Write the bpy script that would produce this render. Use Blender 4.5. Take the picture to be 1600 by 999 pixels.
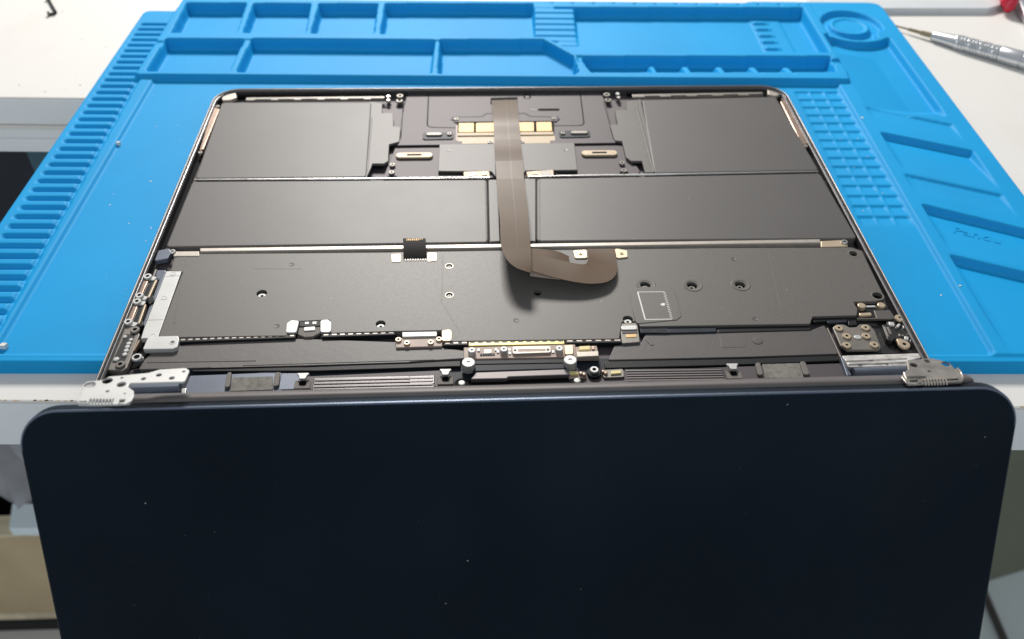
import bpy, bmesh, math, random
import numpy as np
from mathutils import Vector, Matrix
random.seed(7)
rng = np.random.default_rng(7)
for o in list(bpy.data.objects):
    bpy.data.objects.remove(o)
scn = bpy.context.scene
COL = scn.collection
MM = 0.001
rad = math.radians

# ------------------------------------------------------------------ camera
cd = bpy.data.cameras.new('camera')
cd.sensor_fit = 'HORIZONTAL'
cd.sensor_width = 36.0
cd.lens = 36.0 * 1374.0 / 1600.0
cd.clip_start = 0.01
cd.clip_end = 50
cd.dof.use_dof = True
cd.dof.focus_distance = 0.335
cd.dof.aperture_fstop = 13.0
cam = bpy.data.objects.new('camera', cd)
COL.objects.link(cam)
cam.location = (-15.45 * MM, -215.08 * MM, 231.918 * MM)
cam.rotation_euler = (0.81783, -0.014338, -0.039149)
scn.camera = cam

# ------------------------------------------------------------------ light
w = bpy.data.worlds.new('World')
scn.world = w
w.use_nodes = True
bg = w.node_tree.nodes['Background']
bg.inputs[0].default_value = (0.94, 0.98, 1.04, 1)
bg.inputs[1].default_value = 0.34

def area_lamp(name, loc, target, sx, sy, power, color):
    l = bpy.data.lights.new(name, 'AREA')
    l.shape = 'RECTANGLE'
    l.size, l.size_y = sx, sy
    l.energy = power
    l.color = color
    o = bpy.data.objects.new(name, l)
    COL.objects.link(o)
    o.location = loc
    o.rotation_euler = (Vector(target) - Vector(loc)).to_track_quat('-Z', 'Y').to_euler()
    return o
area_lamp('ceiling_lamp', (-0.12, 1.22, 0.86), (0, 0.10, 0), 0.40, 0.26, 26.0, (1.0, 0.955, 0.90))
area_lamp('front_fill', (-0.15, -1.50, 1.15), (0.0, 0.0, -0.1), 1.4, 1.0, 9.5, (0.86, 0.95, 1.0))  # soft fill added from the front in place of general room light

scn.view_settings.view_transform = 'Standard'
scn.view_settings.look = 'None'
scn.view_settings.exposure = 0.0
scn.view_settings.gamma = 1.0

# ------------------------------------------------------------------ materials
def mk(name, col, rough=0.5, metal=0.0, var=0.0, vscale=60.0, bump=0.0, bscale=900.0, spec=0.5,
       blotch=None, bl_scale=25.0, bl_amt=0.3, aniso=None, stretch=None, rvar=0.0):
    m = bpy.data.materials.new(name)
    m.use_nodes = True
    nt = m.node_tree
    b = nt.nodes['Principled BSDF']
    b.inputs['Base Color'].default_value = (*col, 1)
    b.inputs['Roughness'].default_value = rough
    b.inputs['Metallic'].default_value = metal
    b.inputs['Specular IOR Level'].default_value = spec
    tc = nt.nodes.new('ShaderNodeNewGeometry')
    src = tc.outputs['Position']
    if stretch:
        mp = nt.nodes.new('ShaderNodeMapping')
        mp.inputs['Scale'].default_value = stretch
        nt.links.new(src, mp.inputs['Vector'])
        src = mp.outputs[0]
    def noise(scale, detail=4.0):
        n = nt.nodes.new('ShaderNodeTexNoise')
        n.inputs['Scale'].default_value = scale
        n.inputs['Detail'].default_value = detail
        nt.links.new(src, n.inputs['Vector'])
        return n
    last = None
    if var > 0:
        n = noise(vscale)
        r = nt.nodes.new('ShaderNodeMapRange')
        r.inputs[1].default_value, r.inputs[2].default_value = 0.3, 0.7
        r.inputs[3].default_value, r.inputs[4].default_value = 1 - var, 1 + var
        nt.links.new(n.outputs['Fac'], r.inputs[0])
        mx = nt.nodes.new('ShaderNodeVectorMath')
        mx.operation = 'SCALE'
        mx.inputs[0].default_value = col
        nt.links.new(r.outputs[0], mx.inputs['Scale'])
        last = mx.outputs[0]
        if rvar > 0:
            r2 = nt.nodes.new('ShaderNodeMapRange')
            r2.inputs[1].default_value, r2.inputs[2].default_value = 0.3, 0.7
            r2.inputs[3].default_value, r2.inputs[4].default_value = rough - rvar, rough + rvar
            nt.links.new(n.outputs['Fac'], r2.inputs[0])
            nt.links.new(r2.outputs[0], b.inputs['Roughness'])
    if blotch:
        n = noise(bl_scale, 6.0)
        r = nt.nodes.new('ShaderNodeMapRange')
        r.inputs[1].default_value, r.inputs[2].default_value = 0.55, 0.75
        r.inputs[3].default_value, r.inputs[4].default_value = 0, bl_amt
        nt.links.new(n.outputs['Fac'], r.inputs[0])
        mm = nt.nodes.new('ShaderNodeMix')
        mm.data_type = 'RGBA'
        nt.links.new(r.outputs[0], mm.inputs[0])
        if last is not None:
            nt.links.new(last, mm.inputs[6])
        else:
            mm.inputs[6].default_value = (*col, 1)
        mm.inputs[7].default_value = (*blotch, 1)
        last = mm.outputs[2]
    if last is not None:
        nt.links.new(last, b.inputs['Base Color'])
    if bump > 0:
        n = noise(bscale, 3.0)
        bp = nt.nodes.new('ShaderNodeBump')
        bp.inputs['Strength'].default_value = bump
        bp.inputs['Distance'].default_value = 0.0003
        nt.links.new(n.outputs['Fac'], bp.inputs['Height'])
        nt.links.new(bp.outputs[0], b.inputs['Normal'])
    return m

M = dict(
    silicone=mk('blue_silicone', (0.003, 0.30, 0.64), 0.6, var=0.05, vscale=18, bump=0.15, bscale=1500, spec=0.22,
                blotch=(0.012, 0.25, 0.54), bl_scale=22, bl_amt=0.35),
    desk=mk('white_laminate', (0.70, 0.685, 0.655), 0.45, var=0.02, vscale=9, bump=0.03, bscale=700, blotch=(0.62, 0.59, 0.54), bl_scale=16, bl_amt=0.35),
    desk_edge=mk('lifted_edge_laminate', (0.80, 0.82, 0.83), 0.45, var=0.03, vscale=20),  # same white laminate, colour lifted to stand in for front light
    chipped=mk('raw_chipboard', (0.50, 0.38, 0.24), 0.8, var=0.3, vscale=600),
    wrap=mk('battery_wrap', (0.079, 0.074, 0.0715), 0.50, var=0.025, vscale=30, bump=0.05, bscale=700, rvar=0.01),
    tape=mk('battery_tape', (0.100, 0.092, 0.086), 0.50, var=0.06, vscale=60, bump=0.06, bscale=700),
    shield=mk('shield_paint', (0.106, 0.098, 0.090), 0.50, var=0.07, vscale=1100, bump=0.09, bscale=2600, rvar=0.015),
    graphite=mk('graphite_sheet', (0.084, 0.077, 0.075), 0.50, var=0.10, vscale=40, bump=0.12, bscale=600),
    alu=mk('midnight_aluminium', (0.070, 0.058, 0.064), 0.55, metal=0.15, var=0.04, vscale=50, bump=0.06, bscale=2500),
    rim=mk('rim_aluminium', (0.13, 0.127, 0.13), 0.28, metal=0.8, var=0.10, vscale=80),
    lid=mk('lid_aluminium', (0.0085, 0.0150, 0.0235), 0.42, metal=0.9, rvar=0.07, var=0.12, vscale=14, bump=0.05, bscale=3000,
           blotch=(0.017, 0.024, 0.032), bl_scale=11, bl_amt=0.5),
    edge_glint=mk('lid_edge_highlight', (0.15, 0.18, 0.24), 0.42, metal=0.7, var=0.08, vscale=60),
    bar=mk('hinge_bar_plastic', (0.105, 0.092, 0.090), 0.5, var=0.1, vscale=60),
    blue_alu=mk('blue_grey_aluminium', (0.115, 0.135, 0.175), 0.42, metal=0.3, var=0.12, vscale=90),
    steel=mk('bright_steel', (0.52, 0.51, 0.49), 0.32, metal=0.8, var=0.06, vscale=150, bump=0.05, bscale=900),
    plate=mk('nickel_plate', (0.52, 0.52, 0.505), 0.48, metal=0.3, var=0.06, vscale=120, bump=0.05, bscale=1200),
    dull=mk('dull_steel', (0.20, 0.185, 0.165), 0.45, metal=0.4, var=0.15, vscale=160, bump=0.1, bscale=900),
    plate_shaded=mk('shaded_nickel', (0.36, 0.335, 0.305), 0.34, metal=0.7, var=0.25, vscale=220, bump=0.1),  # darker copy of the plate nickel, standing in for less light at right
    copper=mk('copper_strip', (0.36, 0.26, 0.205), 0.35, metal=0.6, var=0.15, vscale=150),
    gold=mk('gold_pad', (0.72, 0.47, 0.19), 0.5, metal=0.1, var=0.05, vscale=200),
    brass=mk('brass_tab', (0.52, 0.42, 0.30), 0.42, metal=0.5, var=0.05, vscale=200),
    coil=mk('coil_copper', (0.46, 0.35, 0.22), 0.5, var=0.05, vscale=200),
    bracket=mk('bracket_brass', (0.40, 0.32, 0.22), 0.5, metal=0.2),
    lip=mk('lip_metal', (0.20, 0.178, 0.178), 0.45, metal=0.3),
    rim_glint=mk('rim_highlight_metal', (0.17, 0.16, 0.15), 0.42, metal=0.7, var=0.25, vscale=70),
    chip=mk('yellow_chip', (0.78, 0.66, 0.30), 0.5, var=0.05, vscale=200),
    pcb=mk('board_tan', (0.36, 0.27, 0.22), 0.5, var=0.10, vscale=200),
    pcb_dark=mk('board_black', (0.012, 0.012, 0.013), 0.45, var=0.2, vscale=300),
    black=mk('black_plastic', (0.010, 0.011, 0.013), 0.5, spec=0.25, var=0.1, vscale=200, bump=0.1),
    navy=mk('blue_black_plastic', (0.016, 0.021, 0.030), 0.5, spec=0.22, var=0.2, vscale=90),
    rubber=mk('grey_rubber', (0.16, 0.145, 0.13), 0.7, var=0.1, vscale=200, bump=0.2),
    foam=mk('grey_foam', (0.20, 0.19, 0.17), 0.85, var=0.25, vscale=500, bump=0.5, bscale=1500),
    ribbon=mk('flex_ribbon', (0.098, 0.062, 0.036), 0.42, metal=0.0, spec=0.25, var=0.12, vscale=40, bump=0.1, bscale=150),
    flexline=mk('flex_trace', (0.12, 0.10, 0.078), 0.4, metal=0.1),
    flex_black=mk('black_flex', (0.006, 0.006, 0.006), 0.6, spec=0.12),
    white=mk('white_print', (0.72, 0.69, 0.64), 0.5),
    hole=mk('dark_recess', (0.004, 0.004, 0.005), 0.7, spec=0.1),
    pale=mk('pale_metal', (0.42, 0.38, 0.335), 0.42, metal=0.4, var=0.06, vscale=300),
    scuffed=mk('scuffed_metal', (0.58, 0.56, 0.53), 0.45, metal=0.3, var=0.4, vscale=260, stretch=(1, 4, 1)),
    spring=mk('spring_gold', (0.50, 0.42, 0.17), 0.4, metal=0.5, var=0.1, vscale=300),
    tool=mk('tool_aluminium', (0.66, 0.68, 0.70), 0.30, metal=0.85, var=0.06, vscale=100),
    bit=mk('bit_steel', (0.36, 0.31, 0.20), 0.35, metal=0.8),
    red=mk('red_plastic', (0.62, 0.02, 0.05), 0.4, var=0.05),
    grey_rail=mk('grey_rail', (0.54, 0.57, 0.59), 0.5, var=0.03),
    cardboard=mk('cardboard', (0.50, 0.39, 0.235), 0.85, var=0.10, vscale=14, bump=0.3, bscale=120),
    cardboard_edge=mk('cardboard_edge', (0.62, 0.53, 0.37), 0.9, var=0.2, vscale=60),
    pad=mk('pale_blue_card', (0.75, 0.85, 0.88), 0.6),
    cloth=mk('grey_cloth', (0.36, 0.36, 0.38), 0.9, var=0.35, vscale=14, bump=0.3, bscale=300),
    floor=mk('floor_tile', (0.66, 0.72, 0.73), 0.5, var=0.06, vscale=3),
    olive=mk('olive_board', (0.155, 0.172, 0.120), 0.7, var=0.08, vscale=5),
    gap_panel=mk('gap_shade', (0.012, 0.016, 0.028), 0.55, var=0.3, vscale=20),
    teal=mk('teal_sleeve', (0.05, 0.12, 0.16), 0.3, var=0.2, vscale=20),
    shelf=mk('pale_shelf', (0.62, 0.59, 0.53), 0.7, var=0.1, vscale=20),
    cable=mk('dark_cable', (0.06, 0.055, 0.05), 0.6),
)

# ------------------------------------------------------------------ helpers (all lengths in millimetres)
def thing(name, label, cat, loc=(0, 0, 0), rotz=0.0, group=None):
    o = bpy.data.objects.new(name, None)
    o.empty_display_size = 0.01
    COL.objects.link(o)
    o.location = Vector(loc) * MM
    o.rotation_euler = (0, 0, rotz)
    o['label'] = label
    o['category'] = cat
    if group:
        o['group'] = group
    return o

WORLD = {}                      # object name -> matrix of its local frame, kept by hand so no scene update is needed
def frame(o):
    return WORLD.get(o.name, Matrix.Identity(4)) if o is not None else Matrix.Identity(4)

def finish(name, bm, mat, parent=None, smooth=30.0, mats=None):
    """Link a bmesh given in millimetres (in the root's coordinates) as one object whose origin is its centre."""
    bmesh.ops.recalc_face_normals(bm, faces=bm.faces)
    c = Vector((0, 0, 0))
    if bm.verts:
        lo = Vector([min(v.co[i] for v in bm.verts) for i in range(3)])
        hi = Vector([max(v.co[i] for v in bm.verts) for i in range(3)])
        c = (lo + hi) / 2
        c.z = lo.z
    for v in bm.verts:
        v.co = (v.co - c) * MM
    if smooth:
        for f in bm.faces:
            f.smooth = abs(f.normal.z) < 0.9995
        for e in bm.edges:
            e.smooth = len(e.link_faces) == 2 and e.calc_face_angle(9.0) < rad(smooth)
    me = bpy.data.meshes.new(name)
    bm.to_mesh(me)
    bm.free()
    for mm in (mats or [mat]):
        me.materials.append(M[mm] if isinstance(mm, str) else mm)
    o = bpy.data.objects.new(name, me)
    COL.objects.link(o)
    o.parent = parent
    o['_c'] = 0
    del o['_c']
    ORIG[o.name] = c.copy()
    pc = ORIG.get(parent.name, Vector((0, 0, 0))) if parent is not None else Vector((0, 0, 0))
    o.location = (c - pc) * MM
    return o
ORIG = {}

def place_copy(src, name, c, parent, rotz=0.0):
    """Another object that shares src's mesh, with its origin at c (mm, root coordinates)."""
    o = bpy.data.objects.new(name, src.data)
    COL.objects.link(o)
    o.parent = parent
    c = Vector(c)
    ORIG[o.name] = c
    pc = ORIG.get(parent.name, Vector((0, 0, 0))) if parent is not None else Vector((0, 0, 0))
    o.location = (c - pc) * MM
    o.rotation_euler = (0, 0, rotz)
    return o

def area2(p):
    return sum(p[i][0] * p[(i + 1) % len(p)][1] - p[(i + 1) % len(p)][0] * p[i][1] for i in range(len(p)))

def rpoly(pts, r, n=5):
    """Round every corner of a 2D polygon; r is one radius or one per corner."""
    out = []
    N = len(pts)
    rs = r if isinstance(r, (list, tuple)) else [r] * N
    for i in range(N):
        p = Vector(pts[i]); a = Vector(pts[i - 1]) - p; b = Vector(pts[(i + 1) % N]) - p
        la, lb = a.length, b.length
        rr = rs[i]
        if rr <= 0 or la < 1e-6 or lb < 1e-6:
            out.append((p.x, p.y)); continue
        a /= la; b /= lb
        ang = math.acos(max(-1, min(1, a.dot(b))))
        if ang > 3.1:
            out.append((p.x, p.y)); continue
        t = min(rr / math.tan(ang / 2), la * 0.48, lb * 0.48)
        rr = t * math.tan(ang / 2)
        bis = (a + b).normalized()
        cen = p + bis * (rr / math.sin(ang / 2))
        s = p + a * t - cen; e = p + b * t - cen
        a0 = math.atan2(s.y, s.x); a1 = math.atan2(e.y, e.x)
        d = (a1 - a0 + math.pi) % (2 * math.pi) - math.pi
        for k in range(n + 1):
            th = a0 + d * k / n
            out.append((cen.x + rr * math.cos(th), cen.y + rr * math.sin(th)))
    return out

def add_prism(bm, pts, z0, z1, bev=0.0, seg=2, mi=0):
    if area2(pts) < 0:
        pts = pts[::-1]
    vs = [bm.verts.new((x, y, z1)) for x, y in pts]
    f = bm.faces.new(vs)
    r = bmesh.ops.extrude_face_region(bm, geom=[f])
    low = [g for g in r['geom'] if isinstance(g, bmesh.types.BMVert)]
    for v in low:
        v.co.z = z0
    # after the extrusion the new face is the moved (lower) one and f stays as the upper one
    up = f if abs(f.calc_center_median().z - z1) < abs(f.calc_center_median().z - z0) else None
    faces = set()
    for v in vs + low:
        for ff in v.link_faces:
            faces.add(ff)
    if not any(abs(ff.normal.z) > .9 and all(abs(v.co.z - z1) < 1e-6 for v in ff.verts) for ff in faces):
        try:
            nf = bm.faces.new(vs); faces.add(nf)
        except ValueError:
            pass
    for ff in faces:
        ff.material_index = mi
    if bev > 0:
        es = set()
        for v in vs:
            for e in v.link_edges:
                if all(abs(q.co.z - z1) < 1e-6 for q in e.verts):
                    es.add(e)
        bmesh.ops.bevel(bm, geom=list(es), offset=bev, segments=seg, affect='EDGES', profile=0.5, clamp_overlap=True)

def prism(name, pts, z0, z1, mat, parent, bev=0.15, r=0.0, seg=2, n=4):
    bm = bmesh.new()
    add_prism(bm, rpoly(pts, r, n) if r else list(pts), z0, z1, bev, seg)
    return finish(name, bm, mat, parent)

def add_lathe(bm, prof, cx, cy, n=20, mi=0, top_close=True):
    rings = []
    for r, z in prof:
        if r <= 1e-6:
            rings.append([bm.verts.new((cx, cy, z))])
        else:
            rings.append([bm.verts.new((cx + r * math.cos(2 * math.pi * k / n), cy + r * math.sin(2 * math.pi * k / n), z)) for k in range(n)])
    for a, b in zip(rings, rings[1:]):
        for k in range(n):
            k2 = (k + 1) % n
            if len(a) == 1 and len(b) == 1:
                continue
            if len(a) == 1:
                f = bm.faces.new((a[0], b[k], b[k2]))
            elif len(b) == 1:
                f = bm.faces.new((a[k], a[k2], b[0]))
            else:
                f = bm.faces.new((a[k], a[k2], b[k2], b[k]))
            f.material_index = mi

def lathe(name, prof, cx, cy, mat, parent, n=20):
    bm = bmesh.new()
    add_lathe(bm, prof, cx, cy, n)
    return finish(name, bm, mat, parent)

def add_tube(bm, path, r, n=10, mi=0):
    path = [Vector(p) for p in path]
    rs = r if isinstance(r, (list, tuple)) else [r] * len(path)
    rings = []
    up = Vector((0, 0, 1))
    for i, p in enumerate(path):
        t = (path[min(i + 1, len(path) - 1)] - path[max(i - 1, 0)]).normalized()
        u = t.cross(up)
        if u.length < 1e-4:
            u = t.cross(Vector((0, 1, 0)))
        u.normalize()
        v = t.cross(u).normalized()
        rings.append([bm.verts.new(p + rs[i] * (u * math.cos(2 * math.pi * k / n) + v * math.sin(2 * math.pi * k / n))) for k in range(n)])
    for a, b in zip(rings, rings[1:]):
        for k in range(n):
            f = bm.faces.new((a[k], a[(k + 1) % n], b[(k + 1) % n], b[k])); f.material_index = mi
    bm.faces.new(rings[0]).material_index = mi
    bm.faces.new(rings[-1]).material_index = mi

def tube(name, path, r, mat, parent, n=10):
    bm = bmesh.new()
    add_tube(bm, path, r, n)
    return finish(name, bm, mat, parent)

def rect(x0, y0, x1, y1):
    return [(x0, y0), (x1, y0), (x1, y1), (x0, y1)]

def quad_strip(a, b, wdt):
    """A straight band of width wdt round the line a-b."""
    a, b = Vector(a[:2]), Vector(b[:2])
    d = (b - a).normalized(); n = Vector((-d.y, d.x)) * wdt / 2
    return [tuple(a - n), tuple(b - n), tuple(b + n), tuple(a + n)]

def circle(cx, cy, r, n=20):
    return [(cx + r * math.cos(2 * math.pi * k / n), cy + r * math.sin(2 * math.pi * k / n)) for k in range(n)]

def cut(o, polys, z0, z1):
    """Real holes: subtract prisms (mm, root coordinates) from a finished object."""
    bm = bmesh.new()
    for p in polys:
        add_prism(bm, p, z0, z1)
    bmesh.ops.recalc_face_normals(bm, faces=bm.faces)
    c = ORIG[o.name]
    for v in bm.verts:
        v.co = (v.co - c) * MM
    me = bpy.data.meshes.new('cutter'); bm.to_mesh(me); bm.free()
    co = bpy.data.objects.new('cutter', me); COL.objects.link(co)
    par, loc = o.parent, o.location.copy()
    o.parent = None; o.location = (0, 0, 0)
    md = o.modifiers.new('cut', 'BOOLEAN'); md.operation = 'DIFFERENCE'; md.object = co; md.solver = 'EXACT'
    dg = bpy.context.evaluated_depsgraph_get()
    new = bpy.data.meshes.new_from_object(o.evaluated_get(dg))
    o.modifiers.clear()
    old = o.data; nm = old.name; o.data = new; bpy.data.meshes.remove(old); new.name = nm
    o.parent = par; o.location = loc
    bpy.data.objects.remove(co); bpy.data.meshes.remove(me)
    b2 = bmesh.new(); b2.from_mesh(new)
    for f in b2.faces: f.smooth = abs(f.normal.z) < 0.9995
    for e in b2.edges: e.smooth = len(e.link_faces) == 2 and e.calc_face_angle(9.0) < rad(30)
    b2.to_mesh(new); b2.free()

# ------------------------------------------------------------------ setting: floor
bm = bmesh.new()
vs = [bm.verts.new(p) for p in ((-4000, -3000, -760), (4000, -3000, -760), (4000, 4000, -760), (-4000, 4000, -760))]
bm.faces.new(vs)
fl = finish('floor', bm, 'floor'); fl['kind'] = 'structure'

# ------------------------------------------------------------------ desk
DR = rad(-2.0)
desk = thing('desk', 'white laminate desk under the blue mat, with a notch open on its left', 'desk', (0, 0, 0), DR)
bm = bmesh.new()
add_prism(bm, [(-1200, 0), (900, 0), (900, 1000), (-1200, 1000), (-1200, 221), (-120, 221), (-120, 82), (-1200, 82)], -37.5, -13, 0.8, 2)
finish('desktop', bm, 'desk', desk)
prism('edge_band', rect(-1200, -0.6, 900, -0.002), -37.3, -14.2, 'desk_edge', desk, 0.2)
prism('edge_band', rect(-1200, 220.2, -120.5, 220.998), -29.0, -14.0, 'desk_edge', desk, 0.2)
prism('lower_board', rect(-1200, 218.5, -120.5, 1000), -46.0, -38.0, 'desk_edge', desk, 0.3)
prism('edge_trim', rect(-1200, 218.8, -120.5, 220.99), -31.2, -29.6, 'white', desk, 0.3)
prism('lower_edge_band', rect(-1200, 220.2, -120.5, 220.998), -37.9, -31.4, 'desk_edge', desk, 0.2)
# chipped laminate along the front edge
bm = bmesh.new()
for i in range(26):
    x = -197 + 36 * rng.random() if i < 19 else 186 + 20 * rng.random()
    s = 0.18 + 0.38 * rng.random()
    add_prism(bm, [(x + s * 1.6 * math.cos(a) * (0.7 + 0.5 * rng.random()), 0.6 + s * 0.7 * math.sin(a) * (0.6 + 0.6 * rng.random())) for a in (0, 1.05, 2.1, 3.14, 4.2, 5.2)], -13.2, -12.985)
ch = finish('chipped_edge', bm, 'chipped', desk); ch['kind'] = 'stuff'

# ------------------------------------------------------------------ silicone mat: one moulded sheet, built as a relief
mat = thing('repair_mat', 'blue silicone repair mat with trays, slots and pockets under the opened laptop', 'mat', (0, 0, 0), rad(-1.5))
STEP = 0.5
xs = np.arange(-231.5, 243.01, STEP); ys = np.arange(14.5, 345.51, STEP)
X, Y = np.meshgrid(xs, ys)
BOT = -13.0
def box_m(x0, y0, x1, y1): return (X >= x0) & (X <= x1) & (Y >= y0) & (Y <= y1)
def poly_m(pts):
    m = np.zeros(X.shape, bool)
    n = len(pts)
    for i in range(n):
        x1, y1 = pts[i]; x2, y2 = pts[(i + 1) % n]
        if y1 == y2: continue
        c = ((y1 > Y) != (y2 > Y)) & (X < (x2 - x1) * (Y - y1) / (y2 - y1) + x1)
        m ^= c
    return m
def disc(cx, cy, r): return (X - cx) ** 2 + (Y - cy) ** 2 <= r * r
def rbox(x0, y0, x1, y1, r):
    cx = np.clip(X, x0 + r, x1 - r); cy = np.clip(Y, y0 + r, y1 - r)
    return (X - cx) ** 2 + (Y - cy) ** 2 <= r * r
def capsule(x0, x1, yc, r):
    cx = np.clip(X, x0 + r, x1 - r)
    return (X - cx) ** 2 + (Y - yc) ** 2 <= r * r
Hh = np.full(X.shape, BOT)
out = rbox(-230.0, 16.0, 241.5, 322.0, 4.0) | rbox(150, 200, 241.5, 343.5, 7.0) | rbox(-209.2, 220, 194, 336.2, 2.0)
Hh[out] = -6.6
# thinner skirt along the front
Hh[out & (Y < 20)] = -7.4
# working surface
Hh[rbox(-199.0, 20.5, 182.5, 235, 1.5)] = -8.3
# ruler slots along the left border, and the long thin groove beside them
y = 302.0
k = 0
while y > 20:
    Hh[capsule(-226.2 + 0.006 * (302 - y), -208.8 + 0.02 * (302 - y), y, 1.38)] = -8.4
    y -= 7.0; k += 1
gx = -209.5 + (300 - Y) * 0.026
Hh[(np.abs(X - gx) < 0.75) & (Y > 22) & (Y < 290)] = -8.0
# tray block (its rim is lower than the plane it was measured on, so its outline grows a little)
X0, Y0 = X, Y
X = (X0 + 15.0) / 1.0142 - 15.0; Y = (Y0 + 215.0) / 1.0142 - 215.0
tray = rbox(-206.5, 228.0, 190.5, 328.5, 2.0) & ~poly_m([(186.5, 228), (191, 228), (191, 262)])
Hh[tray] = -4.3
FL = -11.5
def pocket(m, z=FL): Hh[m] = z
pocket(poly_m([(-201.6, 320.6), (-165.5, 321.0), (-163.0, 279.8), (-200.0, 279.5)]))
pocket(poly_m([(-160.3, 320.8), (-125.6, 321.3), (-122.5, 280.2), (-158.3, 280.0)]))
pocket(poly_m([(-119.6, 321.2), (-84.0, 321.8), (-82.2, 280.8), (-118.4, 280.4)]))
pocket(poly_m([(-78.4, 322.2), (13.2, 323.4), (13.2, 318.2), (183.6, 321.0), (183.4, 261.0), (36.5, 258.6), (19.5, 277.6), (-77.5, 280.4)]))
pocket(rbox(-201.0, 232.4, -156.5, 271.4, 1.5))
pocket(rbox(-151.6, 232.0, -45.6, 272.2, 1.5))
pocket(poly_m([(-42.0, 272.8), (18.0, 273.8), (34.5, 253.0), (36.0, 235.0), (33.5, 232.2), (-41.0, 231.8)]))
pocket(poly_m([(39.6, 253.0), (182.4, 255.0), (180.5, 237.2), (44.0, 234.6), (41.5, 242.0)]))
# low ribs at pocket ends and fins in the narrow pocket
for xf in (78.8, 98.0, 117.2, 136.3, 155.7):
    fm = box_m(xf - 2.1, 234, xf + 2.1, 247.5)
    Hh[fm] = (-4.6 - 0.22 * (Y - 234))[fm]
Hh[box_m(36.5, 246, 40.5, 254)] = -5.6
Hh[box_m(-156.5, 262, -151.6, 272)] = -5.2
Hh[box_m(-45.6, 260, -42.0, 272.2)] = -5.3
Hh[box_m(-207, 262, -201.5, 268.5)] = -5.4
Hh[box_m(182.4, 246, 191, 252)] = -6.0
# stairs
for i in range(6):
    yt = 318.2 - i * 5.6
    Hh[box_m(14.0, yt - 5.6, 39.5, yt)] = -4.9 - i * 1.1
Hh[box_m(28, 279.5, 39.5, 284.6)] = -10.9
# toothed rest in the big tray
Hh[box_m(150.5, 262.5, 168.5, 318)] = -11.0
for i in range(6):
    yc = 311.5 - i * 8.6
    Hh[box_m(151.0, yc - 1.7, 158.5, yc + 1.7)] = -9.6
    Hh[box_m(158.5, yc - 1.7, 161.0, yc + 1.7)] = -10.2
# little dimples along the back rim
for i in range(13):
    Hh[disc(26 + i * 13.1, 325.3, 1.0)] = -5.4
X, Y = X0, Y0
# round seat at the far right
cx, cy = 213.0, 309.0
Hh[((X - cx) / 18.2) ** 2 + ((Y - cy) / 20.5) ** 2 <= 1] = -9.8
Hh[disc(cx - 1.5, cy - 0.5, 12.5)] = -6.9
Hh[disc(cx - 1.5, cy - 0.5, 9.6)] = -7.8
Hh[poly_m([(cx + 10, cy - 16), (cx + 22, cy - 14), (cx + 24, cy - 3), (cx + 13, cy - 8)])] = -6.6
# right-hand pockets: each floor drops at its far edge and climbs towards the next
def slope_pocket(far, near, depth, x0, x1, wall):
    (fx0, fy0), (fx1, fy1) = far; (nx0, ny0), (nx1, ny1) = near
    yf = fy0 + (X - fx0) * (fy1 - fy0) / (fx1 - fx0)
    yn = ny0 + (X - nx0) * (ny1 - ny0) / (nx1 - nx0)
    t = np.clip((yf - Y) / np.maximum(yf - yn, 1e-3), 0, 1)
    m = (X >= x0) & (X <= x1) & (Y <= yf) & (Y >= yn)
    left = np.clip((X - x0) / wall, 0, 1)
    Hh[m] = (-6.6 - depth * (1 - t) * (0.75 + 0.25 * left))[m]
m = (X > 190.5) & (X < 231.0) & (Y > 199.0) & ((X - cx) ** 2 + (Y - cy) ** 2 > 24.5 ** 2) & (Y < 291.5)
dep = np.clip((X - 190.5) / 26.0, 0.0, 1.0) * np.clip((Y - 199.0) / 10.0, 0.35, 1) + np.clip((Y - 272) / 10.0, 0, 1) * 0.9
Hh[m] = (-6.6 - 4.2 * np.clip(dep, 0, 1))[m]
slope_pocket(((190.3, 208.0), (230.8, 190.0)), ((190.3, 197.0), (230.8, 172.0)), 1.3, 190.6, 230.6, 3)
slope_pocket(((190.7, 181.5), (230.9, 164.5)), ((190.7, 146.0), (230.9, 129.0)), 3.6, 190.6, 231.0, 3)
slope_pocket(((189.5, 143.4), (230.6, 126.1)), ((189.5, 128.0), (230.6, 107.0)), 1.4, 189.8, 230.4, 3)
slope_pocket(((189.5, 118.0), (230.6, 98.5)), ((189.5, 84.0), (230.6, 66.0)), 3.9, 189.6, 231.0, 3)
slope_pocket(((188.9, 80.3), (230.6, 62.5)), ((188.9, 20.0), (230.6, 20.0)), 3.9, 189.0, 231.0, 3)
# grid of small cells
for r_ in range(15):
    yt = 226.6 - r_ * 8.27
    for c_ in range(3):
        xl = 157.4 + c_ * 8.35
        m = box_m(xl, yt - 6.9, xl + 7.2, yt)
        t = np.clip((yt - Y) / 6.9, 0, 1)
        Hh[m] = (-8.35 - 0.95 * (1 - t) ** 1.0)[m]
# soften every moulded edge
Hs = Hh.copy()
for it in range(3):
    P = np.pad(Hs, 1, mode='edge')
    Hs = (P[:-2, 1:-1] + P[2:, 1:-1] + P[1:-1, :-2] + P[1:-1, 2:] + 2 * P[1:-1, 1:-1]) / 6.0
Hs += 0.05 * np.sin(X * 0.021 + 1.0) * np.cos(Y * 0.017)
ny_, nx_ = X.shape
co = np.stack([X, Y, Hs], -1).reshape(-1, 3) * MM
idx = np.arange(nx_ * ny_).reshape(ny_, nx_)
keep = out
kq = keep[:-1, :-1] | keep[1:, :-1] | keep[:-1, 1:] | keep[1:, 1:]
q = np.stack([idx[:-1, :-1], idx[:-1, 1:], idx[1:, 1:], idx[1:, :-1]], -1)[kq]
used = np.zeros(len(co), bool); used[q.ravel()] = True
remap = np.cumsum(used) - 1
edge_v = np.zeros(X.shape, bool)
ow = ~out
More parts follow.
